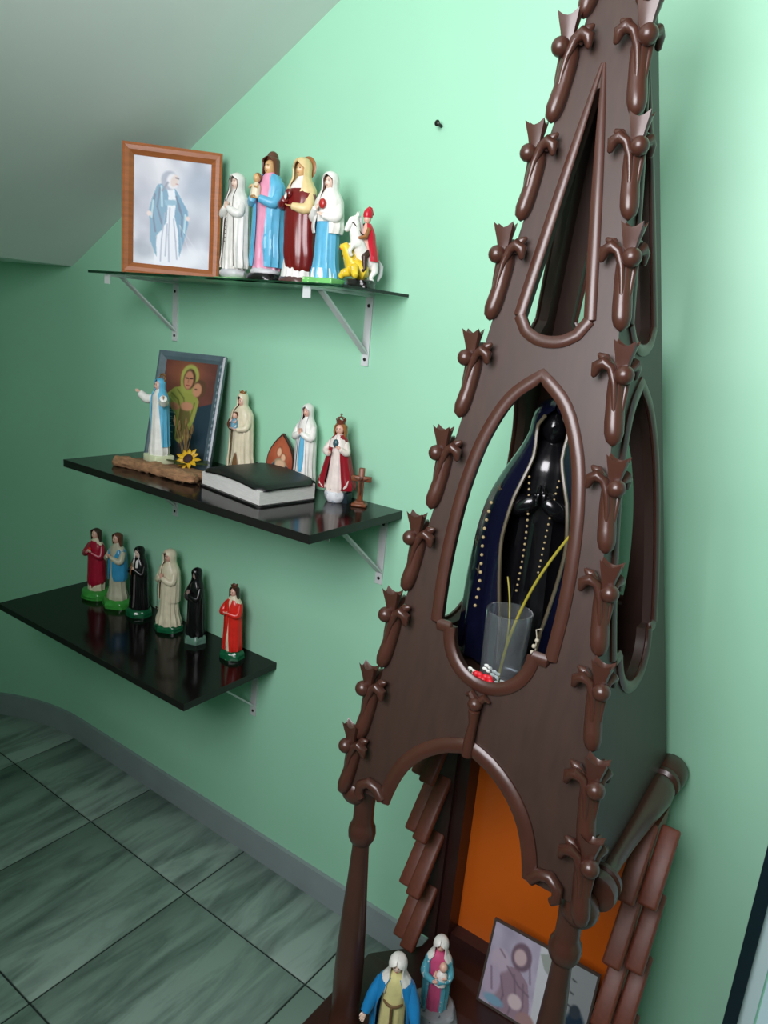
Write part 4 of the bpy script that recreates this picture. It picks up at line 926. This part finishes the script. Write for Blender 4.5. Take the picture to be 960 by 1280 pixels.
# arched plaque
pl = thing('arched_plaque', 'small pointed-arch plaque with reddish picture of mother and child', 'plaque', (-1.196, -.034, ZM), math.radians(6)); pl.rotation_euler = (math.radians(-6), 0, math.radians(6))
PW, PH = .080, .120
def gw(z): return PW/2*max(.02, (1-max(0, (z/PH-.42)/.58)**1.9))*(1 if z > .03 else .9+.1*z/.03)
edge = [(gw(z), z) for z in np.linspace(0, PH, 22)]; out = edge+[(-x, z) for x, z in edge[::-1]]
pb = MB().prism(out, -.004, .004); pb.v = [(x, z, y) for (x, y, z) in pb.v]; pb.f = [f_[::-1] for f_ in pb.f]; pb.build('plaque_board', DBROWN, pl, smooth=False)
c = Canvas(40, 60, (150, 74, 52)); c.cloud(16, 3, 8.0); c.ell(.5, .35, .5, .3, (196, 110, 74), 1.0, .6); c.poly([(.15, .98), (.2, .62), (.40, .48), (.62, .5), (.82, .62), (.88, .98)], (150, 132, 104)); c.poly([(.15, .98), (.17, .66), (.32, .56), (.36, .98)], (48, 76, 92)); c.poly([(.70, .98), (.74, .62), (.85, .66), (.88, .98)], (42, 60, 78))
c.ell(.45, .36, .15, .12, (150, 86, 60), .2); c.ell(.44, .37, .10, .09, (222, 178, 146), .3); c.ell(.66, .46, .12, .08, (146, 88, 60), .2); c.ell(.63, .47, .09, .07, (222, 178, 146), .3); c.ell(.52, .62, .2, .09, (214, 178, 146), .5)
c.mesh('print', 1, 1, pl, (0, -.0045, 0), shape=lambda x, z: (x*2*(gw(z*PH)-.0025), z*(PH-.004)+.001), mname='printed_picture')

# photo leaning on the orange board
ph = thing('photo_frame', 'thin dark-edged landscape picture of lilac carved figures leaning inside the shrine', 'picture', (-.322, -.222, ZB), 0); ph.rotation_euler = (math.radians(-13), 0, math.radians(2))
GW, GH = .205, .165
for (x0_, x1_, z0_, z1_) in ((-GW/2, GW/2, 0, .004), (-GW/2, GW/2, GH-.004, GH), (-GW/2, -GW/2+.004, .004, GH-.004), (GW/2-.004, GW/2, .004, GH-.004)):
    MB().box(x0_, x1_, -.006, 0, z0_, z1_).build('frame_bar', P('photo_edge', (70, 62, 56), .3), ph, smooth=False)
MB().box(-GW/2+.001, GW/2-.001, -.002, 0, .001, GH-.001).build('back_board', DBROWN, ph, smooth=False)
c = Canvas(110, 88, (172, 164, 184)); c.cloud(26, 4, 12.0); c.poly([(.46, 0), (1, 0), (1, 1), (.52, 1)], (196, 200, 206)); c.poly([(.62, 0), (1, 0), (1, 1), (.64, 1)], (150, 156, 158))
c.poly([(.10, 1), (.12, .62), (.20, .44), (.30, .40), (.42, .52), (.48, .76), (.50, 1)], (148, 126, 140)); c.ell(.31, .26, .10, .17, (116, 96, 110), .2); c.ell(.30, .27, .062, .10, (196, 172, 176), .3); c.ell(.12, .42, .10, .14, (184, 170, 186), .3); c.ell(.08, .70, .09, .2, (178, 164, 184), .3)
for pts in ([(.16, .6), (.22, .8), (.2, 1)], [(.28, .5), (.33, .72), (.30, 1)], [(.38, .55), (.42, .8), (.40, 1)], [(.2, .45), (.34, .6), (.45, .65)], [(.1, .3), (.16, .36)], [(.05, .55), (.1, .8)], [(.34, .12), (.40, .3), (.44, .5)]): c.line(pts, .010, (112, 94, 110), .6)
c.ell(.34, .80, .07, .09, (206, 188, 192), .3); c.ell(.47, .95, .09, .1, (160, 128, 128), .3); c.ell(.14, .92, .1, .06, (120, 160, 182), .5); c.poly([(.47, .1), (.60, .02), (.60, .3), (.54, .26)], (122, 132, 120), .6)
for i in range(6): c.line([(.635, .16+i*.15), (.665, .17+i*.15)], .008, (70, 72, 78)); c.line([(.80, .18+i*.15), (.83, .19+i*.15)], .008, (80, 84, 88))
c.ell(.90, .70, .09, .2, (40, 60, 78), .3); c.ell(.88, .52, .05, .08, (60, 70, 80), .3)
c.mesh('print', GW-.008, GH-.008, ph, (0, -.004, .004), rough=.2, mname='glossy_print')

# ------------------------------------------------------------------ other things on the middle shelf
bk = thing('thick_book', 'thick black leather-covered book with pale page edges lying on black shelf', 'book', (-1.150, -.150, ZM), math.radians(-9))
LEA = mat('black_leather', (16, 15, 16), .45, .25, 180, bump=.25); PAGE = mat('page_edges', (206, 206, 202), .7, .12, 60, stretch=(1, 1, 22))
BW, BD, BT = .222, .150, .045
def sheet(x0_, x1_, y0_, y1_, r, n=6):
    pts = []
    for (cx_, cy_, a0) in ((x1_-r, y1_-r, 0), (x0_+r, y1_-r, PI/2), (x0_+r, y0_+r, PI), (x1_-r, y0_+r, 3*PI/2)):
        pts += [(cx_+r*math.cos(a0+PI/2*k/n), cy_+r*math.sin(a0+PI/2*k/n)) for k in range(n+1)]
    return pts
MB().prism(sheet(-BW/2-.008, BW/2+.008, -BD/2-.008, BD/2+.004, .016), 0, .004).build('bottom_cover', LEA, bk, smooth=False)
nxp, nyp = 24, 14; vs = []; fs = []
def dome(x, y): return BT-.006*((2*x/BW)**4)-.005*max(0, -2*y/BD)**3+.002*math.cos(6*x/BW)
for lay in (0, 1):
    for j in range(nyp+1):
        for i in range(nxp+1):
            x, y = (i/nxp-.5)*BW, (j/nyp-.5)*BD
            vs.append((x, y, .004 if lay == 0 else dome(x, y)))
n1 = (nxp+1)*(nyp+1); idx = lambda i, j, l: l*n1+j*(nxp+1)+i
for j in range(nyp):
    for i in range(nxp): fs += [(idx(i,j,1), idx(i+1,j,1), idx(i+1,j+1,1), idx(i,j+1,1)), (idx(i,j,0), idx(i,j+1,0), idx(i+1,j+1,0), idx(i+1,j,0))]
for i in range(nxp): fs += [(idx(i,0,0), idx(i+1,0,0), idx(i+1,0,1), idx(i,0,1)), (idx(i+1,nyp,0), idx(i,nyp,0), idx(i,nyp,1), idx(i+1,nyp,1))]
for j in range(nyp): fs += [(idx(nxp,j,0), idx(nxp,j+1,0), idx(nxp,j+1,1), idx(nxp,j,1)), (idx(0,j+1,0), idx(0,j,0), idx(0,j,1), idx(0,j+1,1))]
MB().add(vs, fs).build('page_block', PAGE, bk)
vs = []; fs = []; ex_ = .005
for lay in (0, 1):
    for j in range(nyp+1):
        for i in range(nxp+1):
            u_, v_ = i/nxp*2-1, j/nyp*2-1
            k_ = 1-.10*max(0, abs(u_)-.8)/.2*max(0, abs(v_)-.8)/.2
            x, y = u_*(BW/2+ex_)*k_, v_*(BD/2+ex_*.8)*k_
            droop = .004*max(0, (abs(u_)-.86)/.14)**1.6+.003*max(0, (-v_-.84)/.16)**1.6
            vs.append((x, y, dome(x*.93, y*.93)+.0005+(.0035 if lay else 0)-droop))
for j in range(nyp):
    for i in range(nxp): fs += [(idx(i,j,1), idx(i+1,j,1), idx(i+1,j+1,1), idx(i,j+1,1)), (idx(i,j,0), idx(i,j+1,0), idx(i+1,j+1,0), idx(i+1,j,0))]
for i in range(nxp): fs += [(idx(i,0,0), idx(i+1,0,0), idx(i+1,0,1), idx(i,0,1)), (idx(i+1,nyp,0), idx(i,nyp,0), idx(i,nyp,1), idx(i+1,nyp,1))]
for j in range(nyp): fs += [(idx(nxp,j,0), idx(nxp,j+1,0), idx(nxp,j+1,1), idx(nxp,j,1)), (idx(0,j+1,0), idx(0,j,0), idx(0,j,1), idx(0,j+1,1))]
tcv = MB().add(vs, fs).build('top_cover', LEA, bk)
MB().tube([(-BW/2+.002, BD/2-.002, BT*.5), (0, BD/2-.001, BT*.5+.001), (BW/2-.002, BD/2-.002, BT*.5)], BT*.48, 14, flat=(1.0, .30), caps=False).build('spine', LEA, bk)
for i, (xa, xb) in enumerate(((-.035, .03), (-.02, .045))):
    MB().tube([(xa, .012-i*.014, BT+.0042), ((xa+xb)/2, .013-i*.014, BT+.0045), (xb, .012-i*.014, BT+.0042)], .0010, 6).build('gilt_line', P('dull_gilt', (92, 84, 58), .4), tcv)

# crumpled burlap strip under the flower
bl = thing('burlap_strip', 'crumpled light brown burlap strip in front of the grey picture frame', 'cloth', (-1.425, -.198, ZM), math.radians(7))
BUR = mat('brown_burlap', (150, 112, 80), .9, .35, 60, bump=.6, stretch=(1, 3, 3))
o = MB().prism([(-.10, -.012), (-.06, -.018), (.02, -.014), (.10, -.012), (.125, .012), (.11, .034), (.04, .042), (-.02, .046), (-.085, .046), (-.105, .03)], 0, .016).build('burlap_bed', BUR, bl, smooth=False); bevel(o, .004, 2)
for q, (dy_, hh, ln, x0_) in enumerate(((-.028, .0145, .27, -.13),)):
    n = 46; vs = []; fs = []; m_ = 16
    for i in range(n+1):
        t = i/n; x = x0_+ln*t
        for k in range(m_):
            a = 2*PI*k/m_; nz = noise.noise(Vector((t*7+q*9, math.cos(a)*1.3, math.sin(a)*1.3))); n2 = noise.noise(Vector((t*22, math.cos(a)*3, q+math.sin(a)*3)))
            r_ = hh*(1+.35*nz+.25*n2)*(.8+.25*math.sin(PI*t)**.5 if 0 < t < 1 else .5)
            vs.append((x+.004*n2, dy_+.010*math.sin(t*5+q)*.6+1.25*r_*math.cos(a), max(.0005, hh*.80+r_*math.sin(a))))
    for i in range(n):
        for k in range(m_): fs.append((i*m_+k, (i+1)*m_+k, (i+1)*m_+(k+1) % m_, i*m_+(k+1) % m_))
    fs.append(tuple(range(m_))); fs.append(tuple(range(n*m_, n*m_+m_))[::-1])
    MB().add(vs, fs).build('burlap_fold', BUR, bl)
# artificial sunflower
sf = thing('artificial_sunflower', 'yellow artificial sunflower with dark centre beside the white and blue statuette', 'flower', (-1.385, -.152, ZM+.0165), math.radians(20))
YP = mat('yellow_petal', (214, 168, 28), .5, .2, 60); LEAF = mat('olive_leaf', (62, 74, 32), .5, .25, 50)
ax = Matrix.Translation((0, 0, .018)) @ Matrix.Rotation(math.radians(52), 4, 'X')
def petal(L, w_, k):
    vs = []; fs = []; n = 7
    for i in range(n+1):
        t = i/n; ww = w_*math.sin(PI*min(.98, .12+.86*t))**.7
        for sx_, zz in ((-1, .0), (0, .0022), (1, .0), (0, -.0006)): vs.append((sx_*ww, L*t+.008, zz+.006*math.sin(t*2.4)*k))
    for i in range(n):
        for q in range(4): fs.append((i*4+q, i*4+(q+1) % 4, (i+1)*4+(q+1) % 4, (i+1)*4+q))
    fs += [(3, 2, 1, 0), (n*4, n*4+1, n*4+2, n*4+3)]
    return MB().add(vs, fs)
for i in range(11):
    mb = petal(.020+.003*(i % 3), .0052, .6+.3*(i % 2)); mb.xf(ax @ Matrix.Rotation(2*PI*i/11+.2, 4, 'Z')); mb.build('petal', YP, sf)
ct = MB().ell((0, 0, .003), (.0125, .0125, .006), 20, 10, lambda d: 1+.05*math.sin(23*d[0])*math.sin(21*d[1])); ct.xf(ax); ct.build('flower_centre', mat('dark_seed', (52, 28, 30), .7, .3, 200), sf)
for a_, L_ in ((1.9, .045), (-1.7, .05), (2.9, .04), (-.9, .042)):
    mb = petal(L_, .011, .5); mb.xf(Matrix.Translation((0, .0, .006)) @ Matrix.Rotation(a_, 4, 'Z') @ Matrix.Rotation(.08, 4, 'X')); mb.build('leaf', LEAF, sf)
# dried grass spray rising before the picture
ds = thing('dried_spray', 'brown dried spray of grass standing behind the yellow sunflower', 'dried plant', (-1.402, -.150, ZM+.0165), math.radians(20))
DRY = mat('dry_straw', (122, 98, 56), .8, .3, 80)
for i in range(9):
    a_ = random.uniform(-.35, .35); L_ = random.uniform(.05, .10); b_ = random.uniform(-.25, .1)
    p = [(0, 0, 0), (math.sin(a_)*L_*.5, b_*L_*.3, L_*.5), (math.sin(a_)*L_, b_*L_, L_)]
    st = MB().tube(p, [.0012, .001, .0008], 5).build('stem', DRY, ds)
    MB().tube([p[2], (p[2][0]+math.sin(a_)*.008, p[2][1], p[2][2]+.012), (p[2][0]+math.sin(a_)*.014, p[2][1], p[2][2]+.024)], [.002, .0042, .001], 7).build('seed_head', DRY, st)

# wooden crucifix
cx = thing('wooden_crucifix', 'small brown wooden crucifix on stepped square foot at end of black shelf', 'crucifix', (-.934, -.050, ZM), math.radians(28))
CW = mat('brown_crucifix_wood', (122, 70, 44), .4, .15, 60, stretch=(2, 2, .5))
o = MB().box(-.017, .017, -.013, .013, 0, .007).build('foot', CW, cx, smooth=False); bevel(o, .002, 1)
o = MB().box(-.010, .010, -.008, .008, .007, .012).build('step', CW, cx, smooth=False)
o = MB().box(-.0062, .0062, -.005, .005, .012, .086).build('upright', CW, cx, smooth=False); bevel(o, .001, 1)
o = MB().box(-.0225, .0225, -.005, .005, .056, .068).build('crossbeam', CW, cx, smooth=False); bevel(o, .001, 1)
fg = MB().tube([(0, -.006, .026), (.001, -.007, .036), (0, -.0065, .046), (0, -.0065, .056)], [.0016, .002, .0026, .003], 8)
fg.tube([(-.016, -.006, .064), (-.008, -.0065, .060), (0, -.0065, .055), (.008, -.0065, .060), (.016, -.006, .064)], [.001, .0013, .002, .0013, .001], 6); fg.ell((.001, -.0075, .062), (.0026, .0026, .0032), 8, 6)
fg.build('figure', P('bronze', (74, 50, 38), .3), cx)

# ------------------------------------------------------------------ inside the spire
f = figure('statuette', 'black-faced statuette in glossy dark navy mantle inside the pierced wooden spire', (-.424, -.258, .99), 16, .435)
NAVYM = P('navy_mantle', (12, 14, 34), .22, coat=.5); JET = P('jet_black', (12, 12, 15), .2, coat=.5)
rock(f, JET, .05, .20, .17, lump=.03)
robe(f, JET, [(.05, .16, .14), (.2, .14, .125), (.45, .115, .10), (.6, .105, .09), (.70, .112, .085), (.77, .105, .075), (.805, .07, .055), (.84, .034, .034)], n=11, a=.09)
MS = [(.03, .245, .20), (.1, .245, .20), (.3, .238, .192), (.5, .222, .178), (.62, .196, .16), (.72, .155, .135), (.80, .112, .108), (.86, .088, .092), (.92, .080, .086), (.955, .066, .072), (.985, .03, .034), (.995, .008, .01)]
MO = [(0, .22), (.2, .30), (.35, .42), (.5, .52), (.65, .5), (.75, .42), (.81, .42), (.85, .62), (.90, .66), (.93, .4), (.95, .05), (1, .02)]
mantle(f, NAVYM, MO, MS, n=15, a=.05, thick=.01); trim(f, MO, MS, P('tarnished_gold', (84, 76, 58), .3), .0065, zr=(.06, .93))
head(f, JET, (0, -.012, .885), (.045, .05, .062), face=False); pray(f, JET, JET, -.13, .645)
beads(f, [(-.16, -.165, .62), (-.17, -.175, .52), (-.165, -.185, .42), (-.16, -.19, .34), (-.165, -.192, .25)], .0062, P('pearl_gold', (170, 152, 112), .2), n=13)
beads(f, [(-.05, -.118, .72), (-.035, -.135, .60), (-.03, -.145, .45), (-.035, -.15, .32)], .0045, P('pearl_gold', (0, 0, 0)), 'bead_string', 20)
beads(f, [(.05, -.118, .72), (.04, -.135, .60), (.035, -.145, .50), (.03, -.15, .40)], .004, P('pearl_gold', (0, 0, 0)), 'bead_string', 16)
for (t, z) in ((-.95, .66), (-1.15, .45), (-.85, .36), (.95, .6), (1.1, .42)):
    rx, ry = np.interp(z, [q[0] for q in MS], [q[1] for q in MS]), np.interp(z, [q[0] for q in MS], [q[2] for q in MS])
    px_, py_ = rx*1.03*math.sin(t), -ry*1.03*math.cos(t); st = MB()
    for k in range(4):
        a = k*PI/4; tx_, ty_ = math.cos(t)*math.cos(a), math.sin(t)*math.cos(a); L_ = .022 if k % 2 == 0 else .010
        st.tube([(px_-tx_*L_, py_-ty_*L_, z-math.sin(a)*L_), (px_, py_, z), (px_+tx_*L_, py_+ty_*L_, z+math.sin(a)*L_)], [.0008, .0028, .0008], 6)
    st.build('gold_star', P('tarnished_gold', (0, 0, 0)), f, f['h'])

tg = thing('glass_tumbler', 'clear straight drinking glass standing before the dark statuette in shrine', 'glass', (-.402, -.382, .99))
GL = mat_glass('clear_glass', (.86, .92, .95), .03); GL.node_tree.nodes['Principled BSDF'].inputs['Transmission Weight'].default_value = .955
MB().lathe([(.0005, 0), (.027, 0), (.0305, .003), (.0338, .128), (.0318, .128), (.0288, .010), (.0005, .010)], 40, caps=False).build('tumbler', GL, tg)
yf = thing('yellow_flower_stem', 'thin yellow-green plastic stem leaning out of the glass tumbler', 'flower stem', (-.402, -.376, 1.0015))
MB().tube([(-.006+.012*t+.056*t**2.2, .003*t+.032*t**2, .245*t) for t in np.linspace(0, 1, 16)], .0021, 8).build('stem', P('yellow_green_stem', (150, 140, 44), .4), yf)
MB().tube([(-.008+.006*math.sin(3*t)-.014*t**3, .004+.014*t*t, .002+.155*t) for t in np.linspace(0, 1, 12)], .0012, 7).build('side_stem', P('yellow_green_stem', (0, 0, 0)), yf)
rf = thing('red_artificial_flower', 'small red and white artificial flowers at the foot of the glass', 'flower', (-.414, -.4165, .99), math.radians(10)); FZ = .014
REDP = mat('red_petal', (196, 20, 36), .5, .2, 100); WHP = mat('white_petal', (216, 220, 214), .6, .1, 80)
for (x_, y_) in ((-.009, .001), (.006, -.001)):
    for k in range(6):
        a = k*PI/3; MB().ell((x_+.0055*math.cos(a), y_+.003*math.sin(a), .012+FZ+.0048*math.sin(a)), (.0058, .004, .0052), 9, 6).build('red_petal', REDP, rf)
for (x_, y_, z_) in ((-.020, .004, .018), (.016, .004, .024), (.004, .003, .030), (.024, .004, .014)):
    for k in range(4):
        a = k*PI/2+.4; MB().ell((x_+.0042*math.cos(a), y_, z_+FZ+.0042*math.sin(a)), (.0038, .0012, .0026), 8, 5).build('white_petal', WHP, rf)
MB().tube([(-.02, .005, .002), (0, .003, .006), (.02, .005, .002)], [.003, .005, .003], 7).build('leaf', LEAF, rf)
for x_ in (-.009, .006, .016, .024, -.02): MB().tube([(x_*.6, .006, .001), (x_*.9, .005, .02), (x_, .003, .034)], .0014, 6).build('stalk', LEAF, rf)
rs = thing('bead_rosary', 'string of small pale beads hanging beside the drinking glass', 'rosary', (-.358, -.378, .99))
PB = P('pale_bead', (176, 170, 150), .25)
for i in range(11):
    MB().ell((.002*math.sin(i*1.3), .004*math.sin(i*.7), .006+i*.0088), .0034, 8, 6).build('bead', PB, rs)
MB().tube([(0, 0, .004), (.002, .002, .05), (0, .002, .10), (-.004, .006, .108), (.004, .006, .112)], .0008, 5).build('thread', PB, rs)
